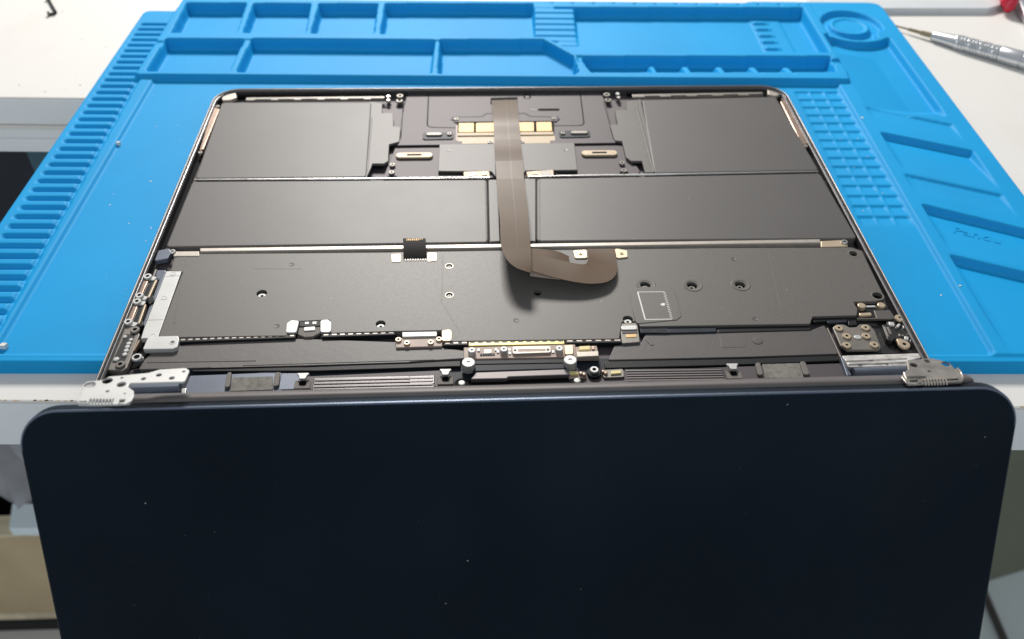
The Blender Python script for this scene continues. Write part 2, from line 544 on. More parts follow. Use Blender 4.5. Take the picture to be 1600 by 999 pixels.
co3 = co.reshape(ny_, nx_, 3); co3[ow, 2] = BOT * MM
co = co3.reshape(-1, 3)[used]; q = remap[q]
me = bpy.data.meshes.new('moulded_sheet')
me.vertices.add(len(co)); me.vertices.foreach_set('co', co.astype(np.float32).ravel())
me.loops.add(len(q) * 4); me.loops.foreach_set('vertex_index', q.astype(np.int32).ravel())
me.polygons.add(len(q)); me.polygons.foreach_set('loop_start', np.arange(0, len(q) * 4, 4, dtype=np.int32))
me.polygons.foreach_set('use_smooth', np.ones(len(q), bool))
me.update(); me.validate()
me.materials.append(M['silicone'])
mo = bpy.data.objects.new('moulded_sheet', me); COL.objects.link(mo); mo.parent = mat

def text_relief(name, body, x, y, z, size, rot, mat_, parent, h=0.25, spacing=1.0):
    cu = bpy.data.curves.new(name, 'FONT'); cu.body = body; cu.size = size * MM; cu.extrude = h * MM / 2
    cu.bevel_depth = 0.03 * MM; cu.resolution_u = 3; cu.space_character = spacing
    t = bpy.data.objects.new(name, cu); COL.objects.link(t)
    dg = bpy.context.evaluated_depsgraph_get()
    m_ = bpy.data.meshes.new_from_object(t.evaluated_get(dg))
    bpy.data.objects.remove(t)
    m_.materials.clear(); m_.materials.append(M[mat_])
    o = bpy.data.objects.new(name, m_); COL.objects.link(o); o.parent = parent
    pc = ORIG.get(parent.name, Vector((0, 0, 0)))
    ORIG[o.name] = Vector((x, y, z))
    o.location = (Vector((x, y, z)) - pc) * MM
    o.rotation_euler = (0, 0, rot)
    return o
# faint moulded lettering in the third side pocket
for (tx, ty, tz) in ((197.0, 99.5, -8.65),):
    o = text_relief('moulded_lettering', 'Pandu', tx, ty, tz, 8.6, rad(-24), 'silicone', mat, 0.16)
    o.rotation_euler = (rad(-6.3), 0, rad(-24))

bm = bmesh.new()
for i in range(26):
    if i % 2: x_, y_ = -196 + 40 * rng.random(), 22 + 205 * rng.random()
    else: x_, y_ = 156 + 26 * rng.random(), 22 + 205 * rng.random()
    s_ = 0.10 + 0.28 * rng.random() ** 3; a_ = 6.28 * rng.random()
    add_prism(bm, [(x_ + s_ * 2.2 * math.cos(a_), y_ + s_ * 2.2 * math.sin(a_)), (x_ - s_ * math.sin(a_), y_ + s_ * math.cos(a_)), (x_ - s_ * 2 * math.cos(a_), y_ - s_ * 2 * math.sin(a_)), (x_ + s_ * math.sin(a_), y_ - s_ * math.cos(a_))], -8.4, -8.17)
for x_, y_, s_ in ((-198.2, 168, 1.0), (-197, 24.5, 1.5), (184.8, 196, 0.8), (184.5, 60, 0.6)):
    add_prism(bm, [(x_ - s_, y_ - s_ * .4), (x_ + s_ * .6, y_ - s_ * .5), (x_ + s_, y_ + s_ * .5), (x_ - s_ * .3, y_ + s_ * .7)], -8.4, -6.35)
li = finish('lint', bm, 'white', mat, 0); li['kind'] = 'stuff'
# ------------------------------------------------------------------ laptop base, upside down with its bottom cover off
base = thing('laptop', 'opened dark laptop body showing batteries and board, lying upside down on blue mat', 'laptop', (0, 107, -8.0))
ORIG[base.name] = Vector((0, 107, -8.0))
HW, L = 152.0, 215.0
FLZ = -4.6
outer = rpoly([(-HW, 0), (HW, 0), (HW, L), (-HW, L)], [2, 2, 13, 13], 10)
bm = bmesh.new(); add_prism(bm, outer, -8.0, FLZ, 0.0)
case = finish('case_floor', bm, 'alu', base)
# U-shaped wall
wo = rpoly([(HW, 0.5), (HW, L), (-HW, L), (-HW, 0.5)], [0, 13, 13, 0], 12)
wi = rpoly([(HW - 2.3, 0.5), (HW - 2.3, L - 2.3), (-HW + 2.3, L - 2.3), (-HW + 2.3, 0.5)], [0, 10.7, 10.7, 0], 12)
bm = bmesh.new()
def wall_band(bm, A, prof):
    # prof: list of (t, z); t=0 outer, t=1 inner
    rings = []
    for t, z in prof:
        rings.append([bm.verts.new((a[0] + (b[0] - a[0]) * t, a[1] + (b[1] - a[1]) * t, z)) for a, b in zip(*A)])
    for a, b in zip(rings, rings[1:]):
        for k in range(len(a) - 1):
            bm.faces.new((a[k], a[k + 1], b[k + 1], b[k]))
    n = len(rings)
    for end in (0, -1):
        bm.faces.new([r_[end] for r_ in rings])
wall_band(bm, (wo, wi), [(0.35, -8.0), (0.08, -6.5), (0.0, -4.0), (0.0, -0.55), (0.10, -0.15), (0.25, 0.0), (0.50, 0.0), (0.58, -0.5), (0.70, -0.55), (0.80, -0.55), (1.0, -0.9), (1.0, FLZ)])
finish('case_rim', bm, 'rim', base, 50)

def comp(name, pts, z0, z1, mat_, parent=base, bev=0.15, r=0.0):
    return prism(name, pts, z0, z1, mat_, parent, bev, r)

rc = rpoly([(HW - 0.25, 1.0), (HW - 0.25, L - 0.25), (-HW + 0.25, L - 0.25), (-HW + 0.25, 1.0)], [0, 12.8, 12.8, 0], 12)
tube('rim_highlight', [(p[0], p[1], -0.30) for p in rc], 0.36, 'rim_glint', base, 8)  # bright tube standing for the highlight along the outer rim
# --- shared small hardware
screw_src = {}
def screw(pos, z, r=1.1, mat_='steel', parent=base, h=0.7, name='screw', hole=0.42):
    key = (r, mat_, h, hole)
    if key not in screw_src:
        bm = bmesh.new()
        add_lathe(bm, [(r, 0), (r, h * 0.7), (r * 0.88, h), (r * hole * 1.1, h), (r * hole, h - 0.15)], 0, 0, 18)
        add_lathe(bm, [(r * hole, h - 0.15), (r * hole * 0.8, h - 0.4), (0, h - 0.42)], 0, 0, 18, 1)
        o = finish(name, bm, None, None, 35, [mat_, 'hole'])
        screw_src[key] = o.data
        bpy.data.objects.remove(o)
    o = bpy.data.objects.new(name, screw_src[key]); COL.objects.link(o)
    o.parent = parent
    pc = ORIG[parent.name]
    c = Vector((pos[0], pos[1], z)); ORIG[o.name] = c
    o.location = (c - pc) * MM
    o.rotation_euler = (0, 0, random.random() * 6)
    return o

# --- batteries
BT = -1.0
cells = []
def battery(pts, lab=None):
    b = comp('battery_cell', pts, FLZ + 0.02, BT, 'wrap', base, 0.7, 2.0)
    if lab: b['label'] = lab
    return b
b1 = battery([(-147.3, 202.3), (-69.3, 201.2), (-66.3, 131.8), (-145.6, 131.9)])
b2 = battery([(73.2, 202.0), (145.7, 204.4), (148.3, 133.7), (68.8, 132.6)])
b3 = battery([(-146.3, 129.9), (-10.0, 129.0), (-10.3, 81.5), (-146.6, 81.1)])
b4 = battery([(12.8, 129.4), (148.0, 131.5), (149.5, 80.9), (9.9, 81.8)])
# fold-over tape flanges at the inner ends
comp('battery_tape', [(-68.7, 201.9), (-63.9, 200.5), (-63.3, 190.7), (-57.7, 190.6), (-56.7, 177.4), (-53.0, 176.4), (-53.0, 162.9), (-57.8, 160.6), (-57.3, 145.8), (-59.1, 143.6), (-64.6, 143.7), (-65.0, 140.4), (-66.4, 132.4), (-68.2, 132.4), (-71.0, 201.9)], -2.6, -1.25, 'tape', b1, 0.12)
comp('battery_tape', [(72.7, 202.7), (64.6, 200.8), (63.7, 192.1), (57.6, 191.6), (57.2, 177.5), (53.3, 177.0), (53.6, 164.7), (54.0, 162.3), (57.4, 161.7), (57.4, 147.2), (59.4, 143.8), (64.7, 143.7), (64.7, 133.8), (70.2, 133.5)], -2.6, -1.25, 'tape', b2, 0.12)
comp('battery_seam', quad_strip((69.3, 200.6), (68.8, 133.3), 1.3), -1.4, -0.75, 'tape', b2, 0.35)
comp('battery_seam', quad_strip((-68.2, 186.3), (-66.6, 137.6), 0.8), -1.4, -1.1, 'tape', b1, 0.2)
comp('battery_tape', [(-9.7, 129.3), (-5.2, 129.2), (-5.7, 82.8), (-10.0, 82.5)], -3.2, -1.35, 'tape', b3, 0.2)
comp('battery_tape', [(7.1, 130.0), (12.5, 129.9), (9.7, 82.5), (6.7, 82.6)], -3.2, -1.35, 'tape', b4, 0.2)
comp('battery_seam', quad_strip((-11.1, 127.7), (-11.3, 82.9), 0.55), -1.4, -0.85, 'wrap', b3, 0.15)
comp('battery_seam', quad_strip((14.2, 128.3), (11.4, 82.4), 0.55), -1.4, -0.85, 'tape', b4, 0.15)
# thin bright rods standing for the highlight on battery edges between the rows
tube('battery_edge_highlight', [(*(-145.4, 130.8), -1.05), (*(-9.1, 130.0), -1.05)], 0.55, 'steel', base, 10)
tube('battery_edge_highlight', [(*(9.2, 130.7), -1.05), (*(147.3, 132.5), -1.05)], 0.55, 'steel', base, 10)
# connector tongues at the inner ends of the highlight rods
for pts, sc, lab in (([(-21.3, 136.1), (-9.2, 136.4), (-8.8, 130.6), (-21.0, 130.3)], (-11.4, 133.5), 0), ([(8.3, 135.6), (21.4, 137.0), (21.0, 130.6), (8.9, 130.2)], (12.4, 133.6), 0)):
    c_ = comp('battery_connector', pts, -3.0, -1.3, 'bracket', base, 0.15, 0.8)
    screw(sc, -1.3, 1.25, 'brass', c_, 0.5)
comp('contact_block', [(-19.2, 135.0), (-15.0, 135.2), (-14.7, 131.7), (-18.9, 131.5)], -1.5, -0.8, 'dull', base, 0.1)
comp('contact_block', [(15.3, 135.4), (19.8, 135.9), (19.9, 131.9), (15.3, 131.4)], -1.5, -0.8, 'dull', base, 0.1)
# --- trackpad bay
comp('trackpad_panel', [(-51.6, 213.4), (53.9, 213.4), (54.4, 180.3), (63.0, 137.4), (60.8, 133.1), (-59.2, 133.6), (-54.8, 160.8)], FLZ + 0.01, -3.0, 'alu', base, 0.2)
TP = -2.98
def groove(path, wdt=0.45, name='panel_seam'):
    bm = bmesh.new()
    pts = [Vector(p) for p in path]
    for a, b in zip(pts, pts[1:]):
        d = (b - a).normalized() * wdt * 0.3
        add_prism(bm, quad_strip(a - d, b + d, wdt), TP - 0.4, TP + 0.012)
    bmesh.ops.remove_doubles(bm, verts=bm.verts, dist=1e-5)
    return finish(name, bm, 'hole', base, 0)
def fillet_path(pts, r):
    p = rpoly([pts[0], *pts[1:-1], pts[-1]], [0] + [r] * (len(pts) - 2) + [0], 6)
    return p
groove(fillet_path([(-52.7, 207.5), (-50.8, 214.1), (-40.1, 213.9), (-39.8, 179.1), (-25.0, 178.3)], 3.0), 0.6)
groove(fillet_path([(53.9, 207.2), (51.9, 214.4), (41.6, 214.5), (40.4, 179.5), (19.6, 179.6)], 3.0), 0.6)
groove([(-53.2, 206.4), (-52.5, 168.7)], 0.35)
groove([(53.2, 203.9), (53.9, 167.5)], 0.35)
comp('flex_slot', [(-6.8, 208.5), (7.4, 209.0), (7.3, 202.2), (-7.3, 201.7)], -3.2, -2.9, 'hole', base, 0, 0.5)
comp('sensor_window', [(11.0, 211.7), (14.7, 211.9), (14.5, 207.5), (10.7, 207.6)], -3.2, -2.88, 'hole', base, 0, 0.6)
comp('sensor_lens', [(11.6, 210.3), (13.8, 210.3), (13.8, 207.5), (11.5, 207.5)], -3.1, -2.85, 'alu', base, 0.05)
for i, (a, b) in enumerate((((13.4, 195.7), (17.1, 195.7)), ((17.6, 195.7), (29.0, 195.7)))):
    comp('moulded_slot', quad_strip(a, b, 2.1), -3.2, -2.9 + 0.004 * i, 'pcb_dark' if i == 0 else 'hole', base, 0.0, 0.9)
# dark mounting frame round the haptic coils
comp('coil_frame', [(-28.0, 186.1), (-27.0, 189.0), (-12.2, 189.5), (-9.6, 192.6), (10.9, 192.5), (13.7, 189.3), (27.6, 188.4), (28.6, 185.3), (25.3, 183.4), (25.1, 178.5), (-25.0, 178.5), (-24.8, 183.8)], -3.3, -2.75, 'navy', base, 0.15, 0.6)
comp('coil_frame_lip', [(-27.0, 187.3), (-11.7, 187.6), (-9.1, 190.5), (10.3, 190.4), (13.1, 187.5), (27.5, 186.7), (26.8, 183.1), (-26.0, 183.1)], -2.9, -2.45, 'alu', base, 0.15, 0.5)
for p_ in ((-25.0, 185.7), (25.2, 185.6)):
    screw(p_, -2.5, 1.3, 'dull', base, 0.5)

GP = [[(-23.8, 181.3), (-15.9, 181.3), (-16.0, 172.4), (-23.9, 172.4)],
      [(-15.0, 181.3), (-5.2, 181.4), (-5.4, 172.5), (-15.2, 172.4)],
      [(5.4, 181.6), (14.7, 181.6), (14.3, 172.7), (5.2, 172.7)],
      [(15.8, 181.6), (23.7, 181.7), (23.5, 172.8), (15.5, 172.7)]]
comp('coil_backing', [(-24.6, 183.1), (24.9, 183.3), (24.4, 172.3), (-24.7, 172.3)], -2.9, -2.35, 'hole', base, 0)
for p_ in GP:
    comp('gold_pad', p_, -2.7, -1.9, 'gold', base, 0.25, 0.6)
for pts in ([(-24.3, 171.7), (-5.4, 171.7), (-5.5, 169.2), (-24.3, 169.1)], [(5.6, 171.9), (24.0, 172.0), (24.0, 169.5), (5.7, 169.4)],
            [(-24.3, 167.7), (-5.5, 167.8), (-5.7, 161.4), (-22.0, 161.3), (-22.2, 163.7), (-24.3, 163.4)], [(5.8, 168.0), (24.5, 168.2), (24.3, 163.7), (21.8, 163.6), (21.7, 161.3), (5.7, 161.2)]):
    comp('coil_strip', pts, -2.7, -1.9, 'coil', base, 0.12)
comp('coil_side', [(-25.2, 179.8), (-24.2, 179.7), (-24.3, 164.1), (-25.2, 164.1)], -2.8, -2.2, 'pcb', base, 0.1)
# clamp bars left and right of the coils
for pts, rodp, sp in (([(-41.8, 173.1), (-26.4, 173.2), (-26.3, 167.1), (-41.6, 166.8)], ((-40.1, 170.8), (-32.0, 170.8)), (-28.4, 171.0)),
                      ([(27.0, 173.9), (42.6, 174.0), (42.3, 168.0), (26.7, 167.7)], ((32.6, 171.3), (41.4, 171.3)), (28.6, 171.0))):
    c_ = comp('clamp_base', pts, -3.0, -2.55, 'navy', base, 0.1, 1.5)
    comp('clamp_bar', quad_strip(rodp[0], rodp[1], 2.4), -2.6, -1.7, 'dull', base, 0.35, 1.1)
    screw(sp, -2.55, 1.2, 'dull', base, 0.8)
# thin crossbar, then the two grey covers left and right of the flex
comp('cross_strip', [(-53.3, 164.9), (-21.5, 164.8), (-21.5, 161.0), (-53.6, 160.8)], -2.8, -2.0, 'alu', base, 0.1)
comp('cross_strip', [(21.9, 164.6), (54.2, 165.0), (54.2, 161.4), (21.7, 161.0)], -2.8, -2.0, 'alu', base, 0.1)
comp('shadow_gap', [(-57.5, 161.8), (-33.4, 162.2), (-33.4, 160.4), (-57.3, 159.7)], -3.1, -2.75, 'hole', base, 0)
comp('shadow_gap', [(33.8, 162.1), (57.4, 163.2), (57.6, 161.0), (33.6, 160.7)], -3.1, -2.75, 'hole', base, 0)
cv1 = comp('grey_cover', [(-33.1, 160.6), (-5.9, 160.8), (-6.1, 132.0), (-8.1, 136.6), (-33.2, 137.3)], -3.0, -1.6, 'tape', base, 0.15)
cv2 = comp('grey_cover', [(5.9, 160.7), (33.5, 160.9), (32.8, 137.1), (8.1, 136.9), (6.0, 131.8)], -3.0, -1.6, 'tape', base, 0.15)
for c_, p_ in ((cv1, (-28.5, 154.9)), (cv2, (28.5, 154.5))):
    lathe('dimple', [(1.0, -1.6), (0.95, -1.52), (0.5, -1.62), (0, -1.66)], p_[0], p_[1], 'dull', c_, 14)
for p_ in ((-8.1, 162.5), (7.5, 162.4)):
    screw(p_, -2.0, 1.3, 'dull', base, 0.6)
comp('black_gap', [(-33.2, 138.5), (-20.1, 138.3), (-20.1, 135.7), (-33.2, 135.8)], -3.0, -2.5, 'hole', base, 0)
comp('black_gap', [(21.0, 138.0), (32.9, 138.3), (32.8, 135.9), (20.8, 135.4)], -3.0, -2.5, 'hole', base, 0)
# slotted pale brackets
for (a, b, lab) in (((-53.0, 151.7), (-37.2, 151.7), 0), ((37.3, 152.2), (52.8, 152.2), 0)):
    d = (Vector(b) - Vector(a)).normalized()
    p0 = Vector(a) - d * 1.0; p1 = Vector(b) + d * 1.0
    c_ = comp('slotted_bracket', quad_strip(p0, p1, 4.4), -2.7, -1.75, 'bracket', base, 0.2, 2.0)
    mid = (Vector(a) + Vector(b)) / 2
    comp('bracket_slot', quad_strip(mid - d * 3.6, mid + d * 3.6, 1.5), -2.2, -1.73, 'hole', c_, 0.0, 0.4)
    for e in (a, b):
        lathe('bracket_hole', [(0.85, -1.735), (0.6, -1.74), (0, -1.74)], (Vector(e) + d * (0.8 if e is a else -0.8))[0], e[1], 'copper', c_, 12)
# screw pairs
for (p_, z, r_) in (((-55.2, 143.4), -2.6, 1.4), ((-55.2, 137.4), -2.9, 1.4), ((55.0, 143.1), -2.6, 1.4), ((55.1, 137.1), -2.9, 1.4),
                    ((-55.0, 208.3), -2.0, 1.9), ((-55.2, 205.0), -3.0, 1.9), ((55.2, 208.2), -2.0, 1.9), ((55.5, 204.2), -3.0, 1.9)):
    screw(p_, z, r_, 'dull', base, 0.9)
for p_ in ([(-57.0, 135.7), (-52.9, 135.7), (-52.8, 133.9), (-56.9, 134.0)], [(53.1, 137.0), (57.3, 137.2), (57.2, 135.4), (53.0, 135.2)],
           [(-64.6, 145.7), (-59.6, 145.2), (-59.6, 141.9), (-64.3, 142.0)], [(60.2, 145.8), (64.8, 146.2), (64.5, 142.6), (60.3, 142.7)]):
    comp('dark_well', p_, -3.1, -2.93, 'hole', base, 0)
for p_ in ((-61.1, 207.5), (61.1, 208.6)):
    lathe('bright_standoff', [(1.3, -3), (1.3, -1.2), (1.0, -0.9), (0, -0.9)], p_[0], p_[1], 'steel', base, 14)
    lathe('bright_standoff', [(1.0, -3), (1.0, -1.6), (0.8, -1.4), (0, -1.4)], p_[0] + 0.2, p_[1] - 3.0, 'steel', base, 14)
# speaker grille strips at the far corners: pale strip with slots and a dark trough behind
for (a, b, n_) in (((-135.5, 206.1), (-63.0, 206.5), 6), ((68.8, 206.8), (139.8, 208.3), 5)):
    A, B = Vector(a), Vector(b)
    c_ = comp('slotted_strip', quad_strip(A, B, 3.0), -2.6, -1.25, 'dull', base, 0.2, 0.4)
    ps = None
    for i in range(n_):
        t = (i + 0.75) / n_
        m_ = A + (B - A) * t + Vector((0, -0.9)); d = (B - A).normalized()
        o = comp('strip_slot', quad_strip(m_ - d * 4.2, m_ + d * 4.2, 0.9), -1.8, -1.235, 'hole', c_, 0)
for pts in ([(-141.9, 217.0), (-64.2, 217.4), (-63.8, 211.1), (-140.7, 210.8)], [(67.7, 217.8), (147.5, 219.3), (147.1, 213.6), (66.8, 211.1)]):
    comp('speaker_trough', pts, -4.2, -3.0, 'hole', base, 0)
# bright brackets in the two far corners and copper strips along the side walls
comp('corner_bracket', [(-149.1, 211.0), (-142.1, 213.0), (-140.4, 207.5), (-143.2, 204.9), (-147.4, 204.3)], -3, -1.1, 'pale', base, 0.3, 1.2)
comp('corner_bracket', [(143.3, 212.8), (149.7, 214.1), (150.1, 207.8), (145.9, 205.1), (142.3, 207.2)], -3, -1.1, 'pale', base, 0.3, 1.2)
for pts in ([(-150.8, 198.4), (-147.0, 195.7), (-147.1, 157.9), (-148.9, 155.7)], [(146.9, 199.6), (150.5, 201.6), (150.0, 157.8), (146.4, 156.7)]):
    comp('side_contact', pts, -3.6, -1.15, 'copper', base, 0.4, 0.8)
for p_ in ((-148.0, 154.8), (148.2, 155.8), (-148.6, 198.7), (149.3, 202.0)):
    screw(p_, -1.9, 1.0, 'pale', base, 0.8)
# --- cross rail between batteries and logic board
rail = comp('cross_rail', [(-131.9, 80.0), (-4.6, 80.2), (-4.7, 77.7), (-131.4, 77.6)], -3.4, -0.75, 'pale', base, 0.35)
rail = comp('cross_rail', [(7.1, 80.1), (132.7, 80.6), (132.5, 78.2), (7.0, 77.7)], -3.4, -0.75, 'pale', base, 0.35)
comp('rail_lip', [(-131.8, 78.5), (-4.7, 78.4), (-4.7, 76.7), (-131.5, 76.8)], -3.2, -1.7, 'dull', base, 0.2)
comp('rail_lip', [(7.0, 78.4), (133.0, 78.9), (133.3, 77.1), (6.9, 76.7)], -3.2, -1.7, 'dull', base, 0.2)
comp('rail_bracket', [(132.9, 79.5), (144.4, 80.2), (143.5, 75.6), (131.7, 75.4)], -3.2, -1.0, 'brass', base, 0.2, 0.4)
comp('rail_bracket', [(-141.9, 78.2), (-131.9, 78.2), (-131.1, 74.9), (-141.9, 75.1)], -3.2, -1.0, 'pale', base, 0.2, 0.4)
screw((142.7, 78.2), -1.0, 1.4, 'steel', base, 0.7)
screw((-142.6, 77.6), -1.0, 1.3, 'steel', base, 0.7)
comp('antenna_block', [(-149.4, 79.9), (-144.9, 81.5), (-143.5, 77.0), (-144.2, 74.2), (-149.3, 72.7)], -3.6, -1.6, 'blue_alu', base, 0.4, 0.8)
comp('antenna_block', [(-147.2, 67.8), (-143.1, 67.7), (-143.0, 60.3), (-146.5, 62.5)], -3.8, -2.2, 'blue_alu', base, 0.4, 0.8)

# --- logic board shield
SH = -1.3
spts = [(-135.3, 76.8), (-51.4, 76.0), (-4.8, 76.1), (26.5, 75.9), (86.8, 75.9), (144.9, 75.3), (148.8, 72.9), (148.1, 42.5),
        (144.0, 40.7), (134.6, 40.5), (134.7, 36.0), (133.3, 32.6), (115.6, 32.3), (113.4, 28.2), (46.9, 28.3), (46.1, 31.4), (40.3, 31.2), (38.0, 21.7),
        (-27.0, 21.9), (-28.5, 28.0), (-46.6, 27.9), (-71.5, 27.5), (-73.0, 35.0), (-87.4, 34.2), (-88.0, 26.5),
        (-136.1, 26.6), (-135.8, 65.1), (-140.8, 65.7), (-141.4, 74.3)]
shield = comp('board_shield', spts, -3.6, SH, 'shield', base, 0.3, 0.5)
hole_list = [((-101.4, 51.1), 2.1), ((-53.0, 32.3), 1.9), ((52.5, 52.5), 2.2), ((71.5, 51.9), 2.2), ((91.2, 51.8), 2.2), ((8.5, 48.8), 1.6),
             ((144.3, 70.8), 1.7), ((145.4, 43.9), 2.0), ((42.7, 32.6), 2.0), ((-27.1, 66.4), 1.3), ((-26.8, 48.3), 1.3)]
cut(shield, [circle(p[0], p[1], r_, 20) for p, r_ in hole_list], -3.0, 2.0)
for i, (p, r_) in enumerate(hole_list):
    bm = bmesh.new()
    if i in (0, 1, 8):
        screw((p[0], p[1] - 0.5), -2.95, r_ * 0.82, 'plate', shield, 0.7, 'screw', 0.35)
        lathe('screw_well', [(r_ + 0.05, -1.6), (r_, -2.98), (0, -2.98)], p[0], p[1], 'hole', shield, 18)
    elif i in (9, 10):
        lathe('screw_ring', [(1.8, SH), (1.7, SH + 0.10), (1.45, SH + 0.10), (1.3, SH - 0.4)], p[0], p[1], 'pale', shield, 20)
        screw(p, -2.4, 0.9, 'dull', shield, 0.7, 'screw', 0.35)
    else:
        lathe('screw_well', [(r_ + 0.05, -1.6), (r_, -2.98), (0, -2.98)], p[0], p[1], 'hole', shield, 18)
        if i in (6, 7):
            lathe('screw_ring', [(r_ + 0.75, SH), (r_ + 0.6, SH + 0.18), (r_ + 0.1, SH + 0.18), (r_, SH - 0.4)], p[0], p[1], 'dull', shield, 20)
        elif i in (2, 3, 4):
            lathe('pressed_ring', [(r_ + 1.9, SH - 0.02), (r_ + 1.5, SH + 0.22), (r_ + 0.4, SH + 0.16), (r_, SH - 0.3)], p[0] + 0.4, p[1] + 0.2, 'shield', shield, 24)
            screw((p[0], p[1] - 0.4), -2.95, r_ * 0.7, 'dull', shield, 0.6, 'screw', 0.35)
for p_ in ((-92.3, 68.9), (-92.6, 31.9), (-0.7, 32.9), (92.4, 68.5), (92.6, 31.6)):
    lathe('dimple', [(1.15, SH + 0.003), (1.05, SH + 0.10), (0.7, SH + 0.02), (0, SH + 0.0)], p_[0], p_[1], 'graphite', shield, 16)
# pressed ridges in the shield
def ridge(a, b, wdt=1.0, h=0.12, mat_='shield'):
    comp('pressed_ridge', quad_strip(a, b, wdt), SH - 0.3, SH + h, mat_, shield, min(h * 0.8, 0.2))
ridge((-136.0, 73.8), (-131.7, 34.6), 0.9)
ridge((-29.9, 74.1), (-29.8, 45.1), 0.5, 0.06)
ridge((-29.8, 44.3), (-22.2, 26.6), 0.5, 0.05)
ridge((-107.4, 66.6), (-88.0, 66.1), 0.5, 0.05)
ridge((108.6, 73.7), (104.2, 35.2), 0.6, 0.05)
# raised plateau with the printed frame
plat = comp('raised_plateau', [(45.7, 48.9), (50.2, 51.1), (61.8, 51.7), (64.1, 48.5), (64.0, 33.7), (61.9, 31.5), (45.6, 29.7), (45.2, 37.8)], SH - 0.3, -1.08, 'shield', shield, 0.22, 1.2)
fr = [(48.8, 48.2), (59.5, 48.1), (59.8, 32.0), (49.4, 32.0)]
comp('printed_line', quad_strip(fr[3], fr[0], 0.5), -1.3, -1.055, 'white', plat, 0)
comp('printed_line', quad_strip(fr[0], fr[1], 0.30), -1.3, -1.051, 'white', plat, 0)
comp('printed_line', quad_strip(fr[2], fr[3], 0.35), -1.3, -1.051, 'white', plat, 0)
d_ = (Vector(fr[2]) - Vector(fr[1]))
for i in range(11):
    a = Vector(fr[1]) + d_ * (i / 11.0); b = a + d_ * 0.06
    comp('printed_mark', quad_strip(a + Vector((-0.5, 0.1)), b + Vector((0.5, 0.0)), 0.28), -1.3, -1.056, 'white', plat, 0)
pm = (58.3, 40.5)
comp('printed_mark', [(pm[0] - 1.6, pm[1] - 0.3), (pm[0] - 0.2, pm[1] - 0.9), (pm[0] + 0.5, pm[1] + 0.6), (pm[0] - 0.3, pm[1] + 0.9), (pm[0] - 1.3, pm[1] + 0.5)], -1.3, -1.045, 'white', plat, 0, 0.2)
# connector with the black flex stub at the top edge of the shield
for p_ in ([(-51.6, 74.5), (-47.4, 74.8), (-47.1, 69.4), (-50.9, 69.2)], [(-36.6, 75.1), (-32.4, 75.2), (-32.3, 69.9), (-36.2, 69.2)]):
    t_ = comp('connector_tab', p_, -2, -1.05, 'brass', shield, 0.15, 0.7)
    c_ = sum((Vector(q_) for q_ in p_), Vector((0, 0))) / 4
    lathe('tab_hole', [(0.5, -1.04), (0.4, -1.2), (0, -1.2)], c_.x, c_.y, 'copper', t_, 10)
bm = bmesh.new()
pa, pb, pc_, pd = (-46.9, 83.3), (-37.3, 83.1), (-36.6, 73.6), (-46.2, 73.2)
strip = [(pa, pb, 0.4), ((Vector(pa) * .6 + Vector(pd) * .4), (Vector(pb) * .6 + Vector(pc_) * .4), 1.0), (pd, pc_, -0.2), ((pd[0], pd[1] - 2.0), (pc_[0], pc_[1] - 2.0), -0.9)]
for th in (0, -0.3):
    pass
prev = None
for a, b, z in strip:
    cur = [bm.verts.new((a[0], a[1], z)), bm.verts.new((b[0], b[1], z)), bm.verts.new((b[0], b[1], z - 0.25)), bm.verts.new((a[0], a[1], z - 0.25))]
    if prev:
        for k in range(4):
            bm.faces.new((prev[k], prev[(k + 1) % 4], cur[(k + 1) % 4], cur[k]))
    else:
        bm.faces.new(cur)
    prev = cur
bm.faces.new(prev)
stub = finish('flex_stub', bm, 'flex_black', base, 40)
for row, n_ in ((0, 9), (1, 7)):
    for i in range(n_):
        t = (i + 2.2) / 12.0
        x = pa[0] + (pb[0] - pa[0]) * t; y_ = pa[1] - 0.9 - row * 0.9
        comp('gold_contact', rect(x - 0.22, y_ - 0.22, x + 0.22, y_ + 0.22 + 0.12 * (i % 2)), 0.35, 0.62 + 0.22 * row, 'gold', stub, 0)
for i in range(9):
    x = pd[0] + (pc_[0] - pd[0]) * (i + 0.6) / 9.2
    comp('gold_contact', rect(x, pd[1] - 3.0, x + 0.45, pd[1] - 2.2), -1.3, -0.95, 'pale', stub, 0)

# --- spring-finger gasket along the near edge of the shield
def gasket(a, b, n_, mat_='black', fm='pale', wdt=2.6, z=-1.6):
    A, B = Vector(a), Vector(b); d = (B - A).normalized()
    g_ = comp('spring_gasket', quad_strip(A, B, wdt), -3.8, z, mat_, base, 0.3)
    src = None
    for i in range(n_):
        c_ = A + (B - A) * ((i + 0.5) / n_)
        fl_ = 0.62 * (B - A).length / n_
        if src is None:
            src = comp('spring_finger', quad_strip(c_ - d * fl_ / 2, c_ + d * fl_ / 2, 0.75), z - 0.1, z + 0.06, fm, g_, 0.05, 0.3)
        else:
            place_copy(src, 'spring_finger', (c_.x, c_.y, z - 0.1), g_)
    return g_
gasket((-127.9, 25.6), (-84.7, 26.9), 16)
gasket((-74.8, 27.0), (-47.1, 27.7), 9)
gasket((-28.7, 21.4), (-19.3, 21.5), 3)
gasket((-19.3, 21.4), (17.1, 21.5), 12, 'spring', 'pcb_dark', 3.4)
gasket((17.3, 21.4), (39.0, 21.4), 6)
gasket((46.7, 26.9), (57.8, 26.6), 2, 'navy', 'black', 3.0, -1.9)
comp('foam_gasket', [(57.9, 28.6), (76.9, 28.3), (76.3, 25.3), (57.3, 25.1)], -3.8, -2.0, 'navy', base, 0.4)
comp('foam_gasket', [(77.2, 28.4), (114.4, 28.9), (113.4, 25.7), (76.5, 25.2)], -3.8, -2.3, 'black', base, 0.4)
